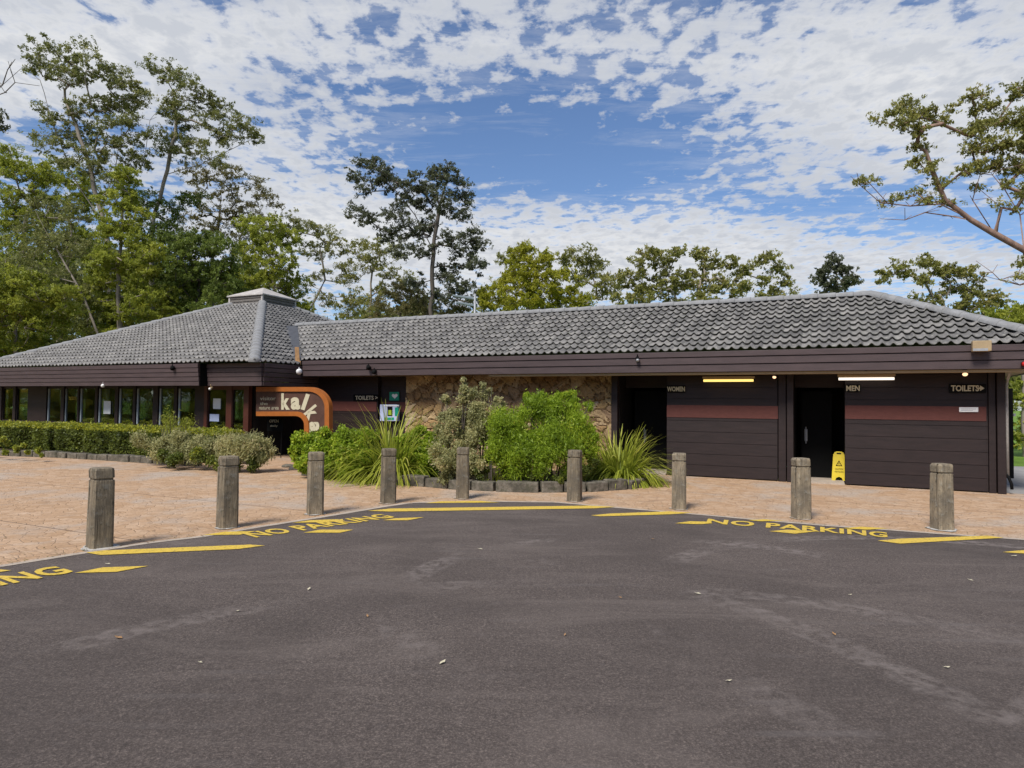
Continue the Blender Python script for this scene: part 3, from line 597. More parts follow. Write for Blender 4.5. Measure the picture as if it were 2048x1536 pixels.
wall_text('lettering', 'OPEN', 548, 842, 18, 6, SQ+.499, M['cream'], ent, 0, .0, .004); wall_text('lettering', 'daily', 548, 852, 15, 5, SQ+.499, M['cream'], ent, 0, .0, .004)
for xx in (537, 563): t_ = PL(xx, 862, SQ+.52); MB().tube([t_, [t_[0], t_[1], 0]], .015).build('leg', M['black'], ent)
# ------------------------------------------------------------------ signs on the wing
def sign_on(name, label, x0, x1, y0, y1, q, txt, bm_, tm, off=.02, th_=.03, tw=.9, thh=.62, cat='sign'):
    c_ = PL((x0+x1)/2, (y0+y1)/2, q); e = empty(name, c_, label, cat)
    pm = MB(); pm.prism([PL(x0, y0, q), PL(x1, y0, q), PL(x1, y1, q), PL(x0, y1, q)], W*-th_); pm.build('panel', M[bm_], e, bevel=.003)
    if txt: wall_text('lettering', txt, (x0+x1)/2, (y0+y1)/2, (x1-x0)*tw, (y1-y0)*thh, q-th_, M[tm], e, 0, off, .004)
    return e
sign_on('toilet_sign', 'small white lettering sign reading toilets on the dark wall beside the orange entrance sign', 708, 758, 789, 802, OV-.02, 'TOILETS >', 'black', 'cream')
sign_on('toilet_sign', 'dark sign with pale letters reading women above the wall beside the left toilet doorway', 1333, 1371, 771, 785, OV-.02, 'WOMEN', 'black', 'cream', .03, tw=.94, thh=.7)
sign_on('toilet_sign', 'dark sign with pale letters reading men at the top of the right doorway', 1691, 1721, 769, 784, OV-.02, 'MEN', 'black', 'cream', .03, tw=.9, thh=.72)
e = sign_on('toilet_sign', 'dark rounded sign reading toilets with an arrow near the right end of the wing', 1898, 1972, 768, 786, OV-.02, None, 'black', 'cream')
wall_text('lettering', 'TOILETS', 1930, 776.5, 56, 12, OV-.05, M['cream'], e, 0, .03, .004)
ar = MB(); ar.prism([PL(x, y, OV-.05) for x, y in ((1960, 775), (1960, 771), (1969, 776.5), (1960, 782), (1960, 778), (1955, 778), (1955, 775))][:7], W*-.004); ar.build('arrow', M['cream'], e)
e = sign_on('notice_sign', 'narrow white notice on the maroon stripe under the toilets arrow sign', 1918, 1956, 814.5, 824, OV-.02, None, 'white', 'black')
for k_ in range(2): pm = MB(); pm.prism([PL(1922, 817.5+k_*3, OV-.0505), PL(1952-6*k_, 817.5+k_*3, OV-.0505), PL(1952-6*k_, 818.4+k_*3, OV-.0505), PL(1922, 818.4+k_*3, OV-.0505)], W*-.001); pm.build('print_line', M['steel'], e)
e = sign_on('defibrillator_sign', 'small square green sign with a white heart above the white cabinet', 780, 799, 784, 801, OV+.09, None, 'green', 'white')
qh = OV+.059; hp = []
for k_ in range(28):
    t_ = 2*math.pi*k_/28; hp.append(PL(789.5+.36*16*math.sin(t_)**3, 792-.36*(13*math.cos(t_)-5*math.cos(2*t_)-2*math.cos(3*t_)-math.cos(4*t_)), qh))
pm = MB(); pm.prism(hp, W*-.003); pm.build('heart_symbol', M['white'], e)
cab = empty('defibrillator_cabinet', PL(783, 842, OV+.1), 'white and pale blue wall cabinet with green label below the green heart sign', 'cabinet')
pm = MB(); pm.prism([PL(766, 809, OV+.1), PL(800, 809, OV+.1), PL(800, 842, OV+.1), PL(766, 842, OV+.1)], W*-.16); pm.build('case', M['blue'], cab, bevel=.01)
def dec(x0, x1, y0, y1, mm, q, nm, par): pm = MB(); pm.prism([PL(x0, y0, q), PL(x1, y0, q), PL(x1, y1, q), PL(x0, y1, q)], W*-.006); return pm.build(nm, M[mm], par)
dec(775, 785, 813, 832, 'black', OV-.061, 'window_opening', cab); dec(777, 783, 820, 830, 'lime', OV-.068, 'label', cab); dec(769, 788, 835, 840, 'green', OV-.061, 'label', cab); dec(790, 797, 815, 832, 'green', OV-.061, 'label', cab); dec(768, 798, 810, 812.4, 'white', OV-.061, 'label', cab)
# ------------------------------------------------------------------ lights and small fittings
def tube_light(label, x0, x1, y, q, m):
    c_ = PL((x0+x1)/2, y, q); e = empty('fluorescent_light', c_, label, 'light', 'tube lights under the wing eave'); s1_, z_ = sz(x0, y, q); s0_, z2 = sz(x1, y, q); zz_ = (z_+z2)/2
    pm = MB(); pm.bx(s0_, s1_, q-.02, q+.07, zz_+.045, zz_+.10); pm.build('housing', M['tan'], e, bevel=.006)
    pm = MB(); pm.tube([fr(s0_+.02, q+.02, zz_), fr(s1_-.02, q+.02, zz_)], .028, 10); pm.build('tube', M[m], e, True)
    [MB().bx(a_, a_+.03, q-.02, q+.06, zz_-.03, zz_+.045).build('end_cap', M['black'], e) for a_ in (s0_-.01, s1_-.02)]; MB().bx((s0_+s1_)/2-.03, (s0_+s1_)/2+.03, q-.0, q+.06, zz_+.1, G-FH+.03).build('bracket', M['black'], e)
tube_light('yellow glowing tube light under the eave above the left toilet wall', 1405, 1509, 761, OV-.20, 'tubeY')
tube_light('white glowing tube light under the eave above the men sign', 1675, 1791, 757.5, OV-.20, 'tubeW')
def spot(label, px, py, q, mcap='bulb', r=.05, dirv=(-.3, -.5, -.8), lit=True, body_='black', name='spot_lamp'):
    c_ = PL(px, py, q); e = empty(name, c_, label, 'lamp'); d_ = np.array(dirv)/np.linalg.norm(dirv)
    pm = MB(); pm.tube([c_+np.array([0, 0, .12]), c_-d_*.05], .014); pm.build('bracket', M[body_], e)
    pm = MB(); pm.tube([c_-d_*.10, c_-d_*.08, c_, c_+d_*.03], [r*.45, r*.7, r*.95, r*1.05], 12); pm.build('housing', M[body_], e, True)
    pm = MB(); pm.tube([c_+d_*.031, c_+d_*.05, c_+d_*.062], [r*.9, r*.75, r*.3], 12); pm.build('lens', M[mcap], e, True); return e
spot('lit warm lamp under the eave above the toilets arrow sign', 1930, 746, .42, 'bulb', .055)
spot('lit small lamp under the eave right of the yellow tube light', 1549, 752, .30, 'bulb', .045)
spot('black domed camera on the wing fascia above the left toilet doorway', 1275, 719, -.13, 'steel', .05, (0, -.6, -.5), name='security_camera')
spot('white floodlight where the hall fascia meets the wing fascia', 598, 743, -.5, 'white', .09, (.6, -.8, -.2), body_='white', name='floodlight')
spot('white spotlight under the hall fascia above the window with the white notice', 206, 771, PQ-.02, 'white', .06, (.4, -.8, -.4), body_='white', name='floodlight')
spot('small spotlight under the hall fascia above the red framed door', 421, 777, PQ+.1, 'white', .045, (-.2, -.8, -.4), body_='tan', name='floodlight')
spot('black floodlight on the wing fascia above the toilets lettering', 737, 735, -.15, 'black', .07, (.3, -.7, -.5), name='floodlight')
spot('black camera hanging low on the wing fascia left of the stone wall', 748, 744, -.12, 'black', .06, (-.3, -.6, -.6), name='security_camera')
spot('black floodlight on the hall fascia near its right end', 345, 736, PQ-.14, 'black', .07, (.5, -.7, -.5), name='floodlight')
e = empty('large_floodlight', PL(1960, 704, -.15), 'boxy tan floodlight fixed on the gutter at the right end of the wing roof', 'lamp')
pm = MB(); pm.prism([PL(1942, 683, -.12), PL(1980, 682, -.12), PL(1980, 703, -.12), PL(1942, 704, -.12)], W*-.16); pm.build('housing', M['tan'], e, bevel=.012)
pm = MB(); pm.prism([PL(1946, 697, -.283), PL(1976, 696.5, -.283), PL(1976, 701.5, -.283), PL(1946, 702, -.283)], W*-.004); pm.build('lens', M['steel'], e)
e = empty('alarm_light', PL(2047, 728, -.1), 'small red lamp on the wing fascia at the far right edge', 'lamp')
pm = MB(); c_ = PL(2048, 728, -.1); pm.tube([c_, c_-W*.05, c_-W*.07], [.045, .04, .015], 12); pm.build('lens', M['redplastic'], e, True)
pm = MB(); pm.tube([c_+W*.02, c_], .05, 12); pm.build('base', M['black'], e)
e = empty('downpipe', PL(2013, 960, OV+.05), 'thin pale downpipe on the right end of the wing', 'pipe')
a_ = PL(2013, 770, OV+.05); b_ = PL(2015.5, 955, OV+.05); pm = MB(); pm.tube([a_+np.array([0, 0, .25])-W*.3, a_+np.array([0, 0, .05]), a_, b_], .03, 10); pm.build('pipe', M['coll'], e, True)
pm = MB(); hh = [PL(2013, 950, OV), PL(2018, 956, OV-.03), PL(2023, 968, OV-.06), PL(2024, 979, OV-.08)]; pm.tube([p for p in hh], .028, 8); pm.build('outlet_hose', M['black'], e, True)
e = empty('steel_gate', fr(xs(2020), OV+.5), 'black open gate leaf standing edge-on past the downpipe', 'gate')
gt = MB(); g0 = gnd(2024, 957); gs = float((g0-EE)@U); gq = float((g0-EE)@W)
gt.bx(gs-.04, gs+.04, gq, gq+.08, 0, 2.25); gt.bx(gs-.03, gs+.03, gq+.08, gq+1.1, .1, .16); gt.bx(gs-.03, gs+.03, gq+.08, gq+1.1, 2.1, 2.16); gt.build('gate_frame', M['black'], e)
for k_ in range(7): b2 = MB(); b2.tube([fr(gs, gq+.2+k_*.13, .15), fr(gs, gq+.2+k_*.13, 2.1)], .012, 6); b2.build('gate_bar', M['black'], e)
b2 = MB(); b2.tube([fr(gs-.06, gq-.02, 1.55), fr(gs-.06, gq-.02, 1.62)], .03, 8); b2.build('latch', M['steel'], e)
# wet floor sign
wf0 = gnd(1678, 963); e = empty('wet_floor_sign', wf0, 'yellow folding caution stand in the right toilet doorway', 'caution sign')
wq = float((wf0-EE)@W); wc = float((wf0-EE)@U)
def wf(sx, z, q): return fr(wc+sx, q, z)
for sg in (-1, 1):
    qa = wq+sg*.14; tp = lambda sx, z: fr(wc+sx, wq+sg*(.14-.13*z/.66), .035+z)
    out = [(-.155, 0), (-.14, .0), (-.08, .0), (-.06, .06), (0, .085), (.06, .06), (.08, 0), (.155, 0), (.12, .58), (.09, .64), (.05, .66), (-.05, .66), (-.09, .64), (-.12, .58)]
    bm = MB(); vs = [tp(*p) for p in out]
    hl = [(-.045, .60), (.045, .60), (.05, .615), (.045, .63), (-.045, .63), (-.05, .615)]
    bm.prism(vs, W*.012); bm.build('panel', M['yellowplastic'], e)
    if sg < 0:
        h_ = MB(); h_.prism([tp(*p)-W*.003 for p in hl], W*-.002); h_.build('handle_slot', M['black'], e)
        h_ = MB(); A3 = [(-.07, .33), (.07, .33), (0, .46)]; B3 = [(-.045, .345), (.045, .345), (0, .43)]
        for i in range(3): j = (i+1) % 3; h_.prism([tp(*A3[i])-W*.003, tp(*A3[j])-W*.003, tp(*B3[j])-W*.003, tp(*B3[i])-W*.003], W*-.002)
        h_.prism([tp(-.008, .36)-W*.003, tp(.008, .36)-W*.003, tp(.008, .40)-W*.003, tp(-.008, .40)-W*.003], W*-.002); h_.build('warning_triangle', M['black'], e)
        V, Fc, _ = text_mesh('CAUTION', .01); vs = [tp((.5-x)*.17, .24+.04*y)-W*.003 for x, y in V]; MB().add(vs, Fc).build('lettering', M['black'], e)
        V, Fc, _ = text_mesh('WET FLOOR', .01); vs = [tp((.5-x)*.19, .18+.035*y)-W*.003 for x, y in V]; MB().add(vs, Fc).build('lettering', M['black'], e)
# ------------------------------------------------------------------ bollards
BD = [(199, 932, 1098, .80, 'leftmost bollard, dark and mossy, nearest the camera at the kerb'), (454, 909, 1058, .72, 'second bollard from the left, in front of the left end of the hedge gap'), (630, 901, 1031, .40, 'third bollard from the left, in front of the rounded bright shrub'),
      (776, 894, 1009, .42, 'fourth bollard from the left, in front of the strappy clump'), (925, 892, 1000, .06, 'narrowest bollard, in front of the tall grey green shrub'), (1149, 897, 1005, 1.22, 'bollard with a dark split, in front of the vivid green shrub'),
      (1358, 903, 1021, 1.32, 'bollard in front of the wall left of the right toilet doorway'), (1602, 913, 1040, .16, 'bollard in front of the right toilet doorway near the yellow stand'), (1884, 924, 1062, .12, 'rightmost bollard, pale with a mortar ring at its foot')]
for i, (x, yt, yb, rot, lab) in enumerate(BD):
    g0 = gnd(x, yb-3); Yd = g0[1]; hgt = at(x, yt+3, Yd)[2]; e = empty('timber_bollard', g0, lab, 'bollard', 'timber bollards along the kerb'); hs = .118; ch = .030
    def ring(r_, z): 
        o = []
        for k_ in range(4):
            for sgn in (-1, 1):
                an = math.pi/2*k_; X_, Y_ = r_, sgn*(r_-ch); o.append((math.cos(an)*X_-math.sin(an)*Y_, math.sin(an)*X_+math.cos(an)*Y_, z))
        c, s_ = math.cos(rot), math.sin(rot); lean = .006*random.uniform(-1, 1)
        return [(g0[0]+c*a-s_*b+lean*z, g0[1]+s_*a+c*b, z) for a, b, z in o]
    tb = .95*hs
    lv_ = [(hs, -.05), (hs, .02), (hs*.99, hgt*.4), (tb*1.0, hgt-.155), (tb, hgt-.142), (tb*.9, hgt-.138), (tb*.9, hgt-.118), (tb, hgt-.114), (tb, hgt-.03), (tb*.93, hgt-.006), (tb*.85, hgt)]
    pm = MB(); vs = []; fs = []
    for r_, z in lv_: vs += ring(r_, z)
    for j in range(len(lv_)-1):
        for k_ in range(8): fs.append((j*8+k_, j*8+(k_+1) % 8, (j+1)*8+(k_+1) % 8, (j+1)*8+k_))
    fs.append(tuple((len(lv_)-1)*8+k_ for k_ in range(8))); pm.add(vs, fs); pm.build('post', M['timber'], e)
    ct = MB(); rr = .19 if i in (0, 8) else .155
    vs = [(g0[0]+rr*(1+.13*math.sin(5*a+i))*math.cos(a), g0[1]+rr*(1+.13*math.sin(3*a))*math.sin(a), .010) for a in [2*math.pi*k_/20 for k_ in range(20)]]
    ct.add(vs+[(g0[0], g0[1], .022)], [(k_, (k_+1) % 20, 20) for k_ in range(20)]); ct.build('mortar_collar', M['coll'] if i in (0, 1, 2, 8) else M['kerb'], e)
# ------------------------------------------------------------------ foliage
def leaves(Cn, L_, Wd_, droop=.3, upn=0.0):
    """Cn (n,3) centres -> (n,4,3) rhombic leaves"""
    n_ = len(Cn); d_ = rng.normal(size=(n_, 3)); d_[:, 2] -= droop*1.5; d_ /= np.linalg.norm(d_, axis=1)[:, None]
    r_ = rng.normal(size=(n_, 3)); s_ = np.cross(d_, r_); s_ /= np.linalg.norm(s_, axis=1)[:, None]+1e-9
    l_ = (L_*rng.uniform(.6, 1.3, n_))[:, None]; w_ = (Wd_*rng.uniform(.7, 1.3, n_))[:, None]
    return np.stack([Cn-d_*l_*.5, Cn+s_*w_*.5-d_*l_*.05, Cn+d_*l_*.5, Cn-s_*w_*.5-d_*l_*.05], 1)
def tree(label, Y, trunk, blobs, leafmat, bark='bark', dens=1.0, ls=.14, lw=.052, clump=.32, base=None, name='gum_tree', group='trees behind the building', cat='tree', depth=.8, droop=.35, lpc=70, tips=0, seed=None, twigs=(), rad=.022, flat=.62):
    r = np.random.default_rng(seed if seed is not None else int(abs(Y*97+blobs[0][0])))
    T = [at(x, y, Y+dy) for x, y, dy in trunk]
    gz0 = -.1
    b0 = np.array([T[0][0], T[0][1], gz0]); 
    if T[0][2] > .2: T = [b0]+T
    root = empty(name, [b0[0], b0[1], 0], label, cat, group)
    nodes = []; par = []
    def seg(p, q, pi, jit=.05):
        L_ = np.linalg.norm(q-p); k_ = max(1, int(L_/.7)); 
        for j in range(1, k_+1):
            x = p+(q-p)*j/k_
            if j < k_: x = x+r.normal(0, jit*min(L_, 3), 3)*.5+np.array([0, 0, .0])
            nodes.append(x); par.append(pi); pi = len(nodes)-1
        return pi
    nodes.append(T[0]); par.append(-1); pi = 0
    for a_, b_ in zip(T[:-1], T[1:]): pi = seg(a_, b_, pi, .03)
    ntr = len(nodes)
    cl = []
    for bl in blobs:
        px, py, rp = bl[:3]; rm = rp*1.12*Y/F; n_ = max(2, int(dens*2.9*(rm/clump)**1.75)); lpc_ = int(lpc*.8); c_ = at(px, py, Y+(bl[3] if len(bl) > 3 else r.uniform(-1, 1)*depth*rm))
        for _ in range(n_):
            v = r.normal(size=3); v /= np.linalg.norm(v); v *= rm*r.uniform(.25, 1)**.6*.92; v[1] *= 1.1; v[2] *= .9; cl.append((c_+v, rm))
    tip = T[-1]; cl = [c for c in cl if c[0][2] > .3]
    cl.sort(key=lambda c: np.min(np.linalg.norm(np.array(nodes[:ntr])-c[0], axis=1)))
    leafC = []; tints = []
    for c_, rm in cl:
        N = np.array(nodes); dd = N-c_; dist = np.linalg.norm(dd, axis=1)+.9*np.maximum(0, dd[:, 2]-.1)*1.5
        j = int(np.argmin(dist)); q = c_-np.array([0, 0, clump*.25]); mid = (nodes[j]+q)/2+np.array([0, 0, -.06*np.linalg.norm(q-nodes[j])])
        pj_ = seg(nodes[j], mid, j, .08) if np.linalg.norm(q-nodes[j]) > 1.2 else j; seg(nodes[pj_], q, pj_, .08)
        rc = clump*r.uniform(.6, 1.25); ns_ = r.integers(5, 9); per = max(6, int(lpc_*(1.6 if name == 'leafy_tree' else 1.45)*r.uniform(.8, 1.4)/ns_)); t0_ = r.uniform(.0, 1)*.5
        for _s in range(ns_):
            sc_ = r.normal(0, 1, 3)*rc*np.array([.60, .60, .30]); dv = r.normal(0, 1, 3); dv[2] = -abs(dv[2])*.5-.15; dv /= np.linalg.norm(dv); al = r.uniform(-1, 1, per)[:, None]*rc*.42
            leafC.append(c_+sc_+dv*al+r.normal(0, rc*.13, (per, 3))); tints.append(t0_+r.uniform(0, .2)+r.uniform(0, .35, per))
    for tw_ in twigs:   # bare branches in px
        pts = [at(x, y, Y+(dz[0] if dz else 0)) for x, y, *dz in tw_]; N = np.array(nodes); j = int(np.argmin(np.linalg.norm(N-pts[0], axis=1))); pi = j
        for p in pts: pi = seg(nodes[pi], p, pi, .02)
        for p in pts[1:]:
            for _ in range(3):
                N = np.array(nodes); j = int(np.argmin(np.linalg.norm(N-p, axis=1))); d_ = r.normal(size=3); d_[2] = abs(d_[2])*.6; seg(nodes[j], nodes[j]+d_*.35, j, .05)
    n_ = len(nodes); cnt = np.ones(n_)
    for i in range(n_-1, 0, -1): cnt[par[i]] += cnt[i]
    isleaf = np.ones(n_)
    R_ = rad*.42*np.power(cnt, .43); mb = MB()
    # chains
    child = {}
    for i in range(1, n_): child.setdefault(par[i], []).append(i)
    def chain(start, first):
        pts = [nodes[start], nodes[first]]; rs = [min(R_[start], R_[first]*1.25), R_[first]]; cur = first; rest = []
        while cur in child:
            ch_ = sorted(child[cur], key=lambda i: -cnt[i]); nx_ = ch_[0]; rest += [(cur, o) for o in ch_[1:]]; pts.append(nodes[nx_]); rs.append(R_[nx_]); cur = nx_
        mb.tube(pts, rs, 6 if rs[0] > .05 else 4, cap=False); return rest
    stack = [(0, o) for o in child.get(0, [])]
    while stack: a_, b_ = stack.pop(); stack += chain(a_, b_)
    mb.build('trunk', M[bark], root, True)
    LC = np.concatenate(leafC); quads_obj('crown', leaves(LC, ls, lw, droop), np.concatenate(tints), M[leafmat], root)
    return root
TR = 'trees behind the building'
tree('tallest gum tree at left, airy crown with bare forking limbs above the woods', 38, [(222, 700, 0), (215, 480, 0), (195, 400, 0), (170, 300, 0), (130, 200, 0)],
     [(95, 115, 40), (75, 140, 22), (180, 125, 45), (135, 150, 32), (230, 150, 26), (262, 190, 42), (245, 215, 30), (150, 215, 30), (200, 205, 28), (80, 220, 15), (62, 265, 14), (120, 250, 30), (165, 265, 36), (225, 265, 38), (275, 255, 32), (110, 300, 30), (160, 320, 34), (215, 325, 34), (265, 310, 34), (240, 370, 30)],
     'gum', dens=.95, lpc=85, twigs=[[(208, 430), (285, 330), (300, 240)], [(212, 460), (150, 360), (110, 260), (80, 160)], [(205, 420), (232, 330), (250, 220)]], bark='bark')
tree('tall spreading gum right of the tallest tree, limbs fanning to the right', 40, [(300, 700, 0), (305, 450, 0), (335, 340, 0), (352, 250, 0), (345, 180, 0)],
     [(310, 130, 20), (345, 150, 30), (380, 170, 26), (355, 200, 30), (370, 235, 28), (330, 225, 24), (410, 205, 28), (445, 215, 30), (430, 250, 26), (475, 250, 32), (500, 268, 22), (515, 272, 12), (360, 280, 30), (395, 300, 26), (340, 310, 26), (430, 320, 22), (440, 270, 26), (330, 270, 20)],
     'gum', dens=.9, lpc=80, twigs=[[(330, 350), (400, 330), (460, 300), (500, 280)]], seed=5)
tree('yellow green tree standing in front of the tallest gum', 33, [(235, 720, 0), (238, 560, 0), (245, 420, 0)],
     [(250, 360, 28), (240, 400, 34), (265, 440, 42), (215, 450, 30), (250, 500, 50), (200, 530, 36), (300, 520, 38), (235, 570, 55), (300, 590, 50), (180, 600, 36), (260, 640, 55), (330, 640, 40), (200, 670, 40)],
     'midgreen', dens=1.25, lpc=120, name='leafy_tree', seed=6)
tree('green wall of foliage left of the yellow green tree', 36, [(120, 720, 0), (130, 600, 0), (140, 480, 0)],
     [(100, 420, 34), (150, 430, 30), (60, 470, 38), (120, 490, 40), (170, 500, 34), (40, 540, 40), (100, 560, 42), (160, 570, 40), (60, 620, 44), (130, 640, 44), (190, 640, 36), (20, 660, 40), (90, 690, 40), (160, 690, 36), (230, 700, 30)], 'gum', dens=1.1, name='leafy_tree', seed=31)
tree('dark tree filling the gap behind the hall roof at left', 41, [(300, 720, 0), (300, 600, 0), (310, 480, 0)],
     [(290, 400, 30), (330, 420, 34), (380, 400, 28), (310, 470, 38), (360, 480, 36), (290, 540, 40), (350, 560, 36), (420, 560, 36), (300, 620, 44), (370, 640, 44), (250, 680, 40), (330, 690, 40), (480, 540, 34), (500, 620, 34), (450, 640, 34)], 'deepgreen', bark='barkdark', dens=1.0, name='leafy_tree', seed=32)
tree('airy tree at the left edge with flat layered foliage', 42, [(35, 720, 0), (40, 560, 0), (55, 420, 0)],
     [(0, 310, 34), (-40, 340, 45), (30, 335, 30), (70, 345, 34), (110, 345, 30), (150, 365, 30), (95, 385, 34), (30, 400, 38), (150, 410, 30), (-10, 440, 45), (60, 450, 40), (120, 460, 40), (170, 480, 30), (20, 500, 40), (110, 520, 36), (180, 390, 26)], 'midgreen', dens=1.35, lpc=95, seed=7, flat=.5)
tree('bushy green tree low at the left edge of the woods', 31, [(30, 730, 0), (30, 650, 0)],
     [(10, 560, 45), (70, 580, 45), (-40, 600, 60), (30, 620, 55), (90, 640, 50), (10, 680, 50), (70, 700, 42), (-30, 690, 50), (130, 600, 36)], 'midgreen', dens=1.1, lpc=110, name='leafy_tree', seed=8)
tree('slender pale trunk leaning across the green foliage at left', 32.5, [(215, 725, 0), (170, 600, 0), (120, 510, 0), (70, 420, 0)],
     [(130, 560, 30), (160, 640, 34), (120, 690, 32), (60, 520, 30), (90, 480, 28), (165, 580, 26), (140, 500, 24)], 'gum', dens=.8, lpc=80, seed=9)
tree('dark olive tree with fine twigs behind the hall cupola at left', 46, [(420, 720, 0), (425, 520, 0), (440, 420, 0)],
     [(390, 350, 28), (430, 350, 28), (470, 355, 30), (515, 375, 28), (545, 405, 20), (410, 400, 36), (460, 410, 36), (510, 430, 32), (380, 450, 32), (440, 460, 34), (490, 480, 30), (540, 450, 22)], 'olive', bark='barkdark', dens=.8, lpc=75, seed=10)
tree('deep green rounded tree just left of the cupola', 34, [(395, 700, 0), (392, 620, 0), (400, 560, 0)],
     [(340, 490, 34), (390, 490, 38), (440, 500, 36), (350, 540, 42), (410, 550, 45), (455, 555, 36), (370, 600, 46), (430, 610, 42), (330, 640, 40), (400, 650, 40), (300, 690, 34), (465, 600, 24)], 'deepgreen', bark='barkdark', dens=1.2, lpc=120, name='leafy_tree', seed=11)
tree('fresh green tree directly behind the cupola', 37, [(545, 700, 0), (550, 600, 0), (545, 520, 0)],
     [(500, 450, 30), (540, 460, 32), (575, 480, 26), (510, 500, 36), (560, 520, 36), (500, 560, 36), (550, 575, 40), (590, 570, 26), (480, 600, 30), (595, 610, 22), (530, 620, 36)], 'midgreen', dens=1.2, lpc=115, name='leafy_tree', seed=12)
tree('open gum right of the cupola with a long slanting limb', 45, [(612, 720, 0), (618, 620, 0), (650, 560, 0), (640, 500, 0)],
     [(580, 445, 26), (615, 455, 28), (650, 470, 28), (670, 495, 24), (640, 505, 20), (610, 500, 20), (690, 530, 20), (685, 560, 16), (655, 545, 12), (625, 560, 16), (650, 600, 22), (700, 600, 20)], 'gumlight', dens=.8, lpc=75, seed=13)
tree('small airy gum left of the dark central gum', 44, [(742, 720, 0), (740, 620, 0), (745, 540, 0)],
     [(710, 495, 26), (745, 500, 30), (780, 510, 24), (730, 530, 26), (770, 540, 26), (700, 560, 20), (720, 590, 24), (690, 620, 26), (780, 580, 28), (750, 615, 28), (810, 560, 22)], 'gumlight', dens=.85, lpc=75, seed=14)
tree('tall dark grey green gum standing alone above the middle of the roof', 37, [(862, 700, 0), (864, 560, 0), (868, 480, 0), (880, 410, 0), (890, 370, 0)],
     [(735, 322, 22), (755, 345, 26), (712, 350, 18), (778, 365, 26), (735, 375, 18), (712, 425, 22), (735, 440, 18), (805, 385, 26), (790, 430, 24), (830, 365, 26), (865, 360, 30), (900, 350, 26), (925, 375, 24), (935, 400, 14), (850, 400, 30), (890, 400, 30), (920, 430, 20), (775, 470, 22), (820, 460, 28), (860, 450, 24), (800, 500, 24), (845, 500, 24), (895, 480, 24), (935, 470, 24), (955, 490, 18), (925, 515, 26), (890, 540, 26), (955, 535, 22), (920, 570, 32), (950, 590, 26), (885, 590, 24), (830, 560, 20)],
     'gumdark', bark='barkdark', dens=1.0, lpc=85, clump=.29, seed=15, twigs=[[(866, 500), (830, 430), (790, 380), (745, 335)]])
tree('low olive bush tree at the foot of the dark central gum', 40, [(810, 700, 0), (812, 640, 0)], [(800, 590, 30), (835, 600, 30), (770, 625, 28), (820, 625, 30), (860, 630, 22), (895, 620, 26), (930, 625, 20)], 'olive', dens=1.1, lpc=100, name='leafy_tree', seed=16)
tree('bright yellow green domed tree right of the dark central gum', 34, [(1055, 700, 0), (1055, 640, 0), (1055, 580, 0)],
     [(1060, 505, 22), (1030, 520, 24), (1085, 525, 28), (1050, 545, 34), (1110, 550, 30), (1015, 560, 30), (985, 590, 26), (1040, 590, 40), (1090, 590, 40), (1130, 590, 32), (1165, 605, 22), (975, 620, 20), (1010, 620, 30), (1080, 620, 36), (1140, 620, 28)], 'lime_leaf', dens=1.15, lpc=110, name='leafy_tree', seed=17)
tree('rounded green tree peeking behind the bright domed tree', 42, [(1175, 700, 0), (1175, 600, 0)], [(1140, 515, 22), (1170, 515, 26), (1195, 530, 24), (1165, 550, 28), (1215, 560, 22), (1200, 580, 22), (1230, 580, 14), (1040, 500, 20), (1010, 520, 16)], 'gumlight', dens=1.1, lpc=95, seed=18)
tree('broad low gum with many forks above the left toilet doorway', 34, [(1395, 700, 0), (1395, 610, 0), (1400, 560, 0)],
     [(1300, 505, 18), (1275, 530, 20), (1320, 520, 22), (1355, 510, 20), (1395, 505, 20), (1420, 525, 24), (1455, 520, 20), (1480, 545, 20), (1250, 560, 22), (1290, 565, 26), (1335, 560, 26), (1380, 560, 28), (1430, 565, 28), (1475, 575, 22), (1245, 595, 20), (1290, 595, 26), (1345, 595, 28), (1410, 595, 28), (1465, 595, 20), (1520, 530, 14), (1545, 515, 16), (1560, 535, 18), (1530, 560, 16), (1575, 560, 16), (1550, 585, 16), (1590, 580, 8), (1515, 595, 16)],
     'gumlight', dens=1.0, lpc=85, clump=.27, ls=.145, lw=.06, seed=19)
tree('small lone tree top above the right doorway', 30, [(1672, 700, 0), (1672, 600, 0), (1670, 560, 0)], [(1668, 520, 14), (1655, 540, 18), (1685, 540, 18), (1640, 560, 14), (1668, 565, 20), (1700, 560, 16), (1655, 585, 14), (1685, 585, 14), (1712, 562, 7)], 'gumdark', dens=1.15, lpc=90, clump=.22, ls=.12, lw=.055, seed=20)
tree('open branched gum above the right end of the roof', 27, [(1900, 760, 0), (1895, 640, 0), (1880, 590, 0)],
     [(1770, 545, 13), (1795, 535, 16), (1815, 550, 14), (1850, 522, 16), (1875, 535, 18), (1905, 545, 18), (1935, 545, 16), (1955, 555, 12), (1850, 560, 14), (1900, 580, 18), (1940, 590, 20), (1970, 580, 14), (1870, 605, 18), (1915, 615, 22), (1960, 620, 24), (2000, 600, 20), (1765, 565, 10), (1830, 600, 10)], 'gumlight', dens=1.1, lpc=85, clump=.21, ls=.115, lw=.05, seed=21)
tree('dense green tree at the right edge behind the end of the roof', 24, [(2050, 800, 0), (2045, 690, 0)],
     [(2000, 635, 22), (2035, 630, 28), (2070, 640, 40), (2025, 660, 24), (2060, 690, 36), (2110, 660, 40), (2035, 790, 26), (2060, 830, 30), (2045, 870, 26), (2090, 780, 30)], 'midgreen', dens=1.1, lpc=90, clump=.22, ls=.11, lw=.05, name='leafy_tree', seed=22)
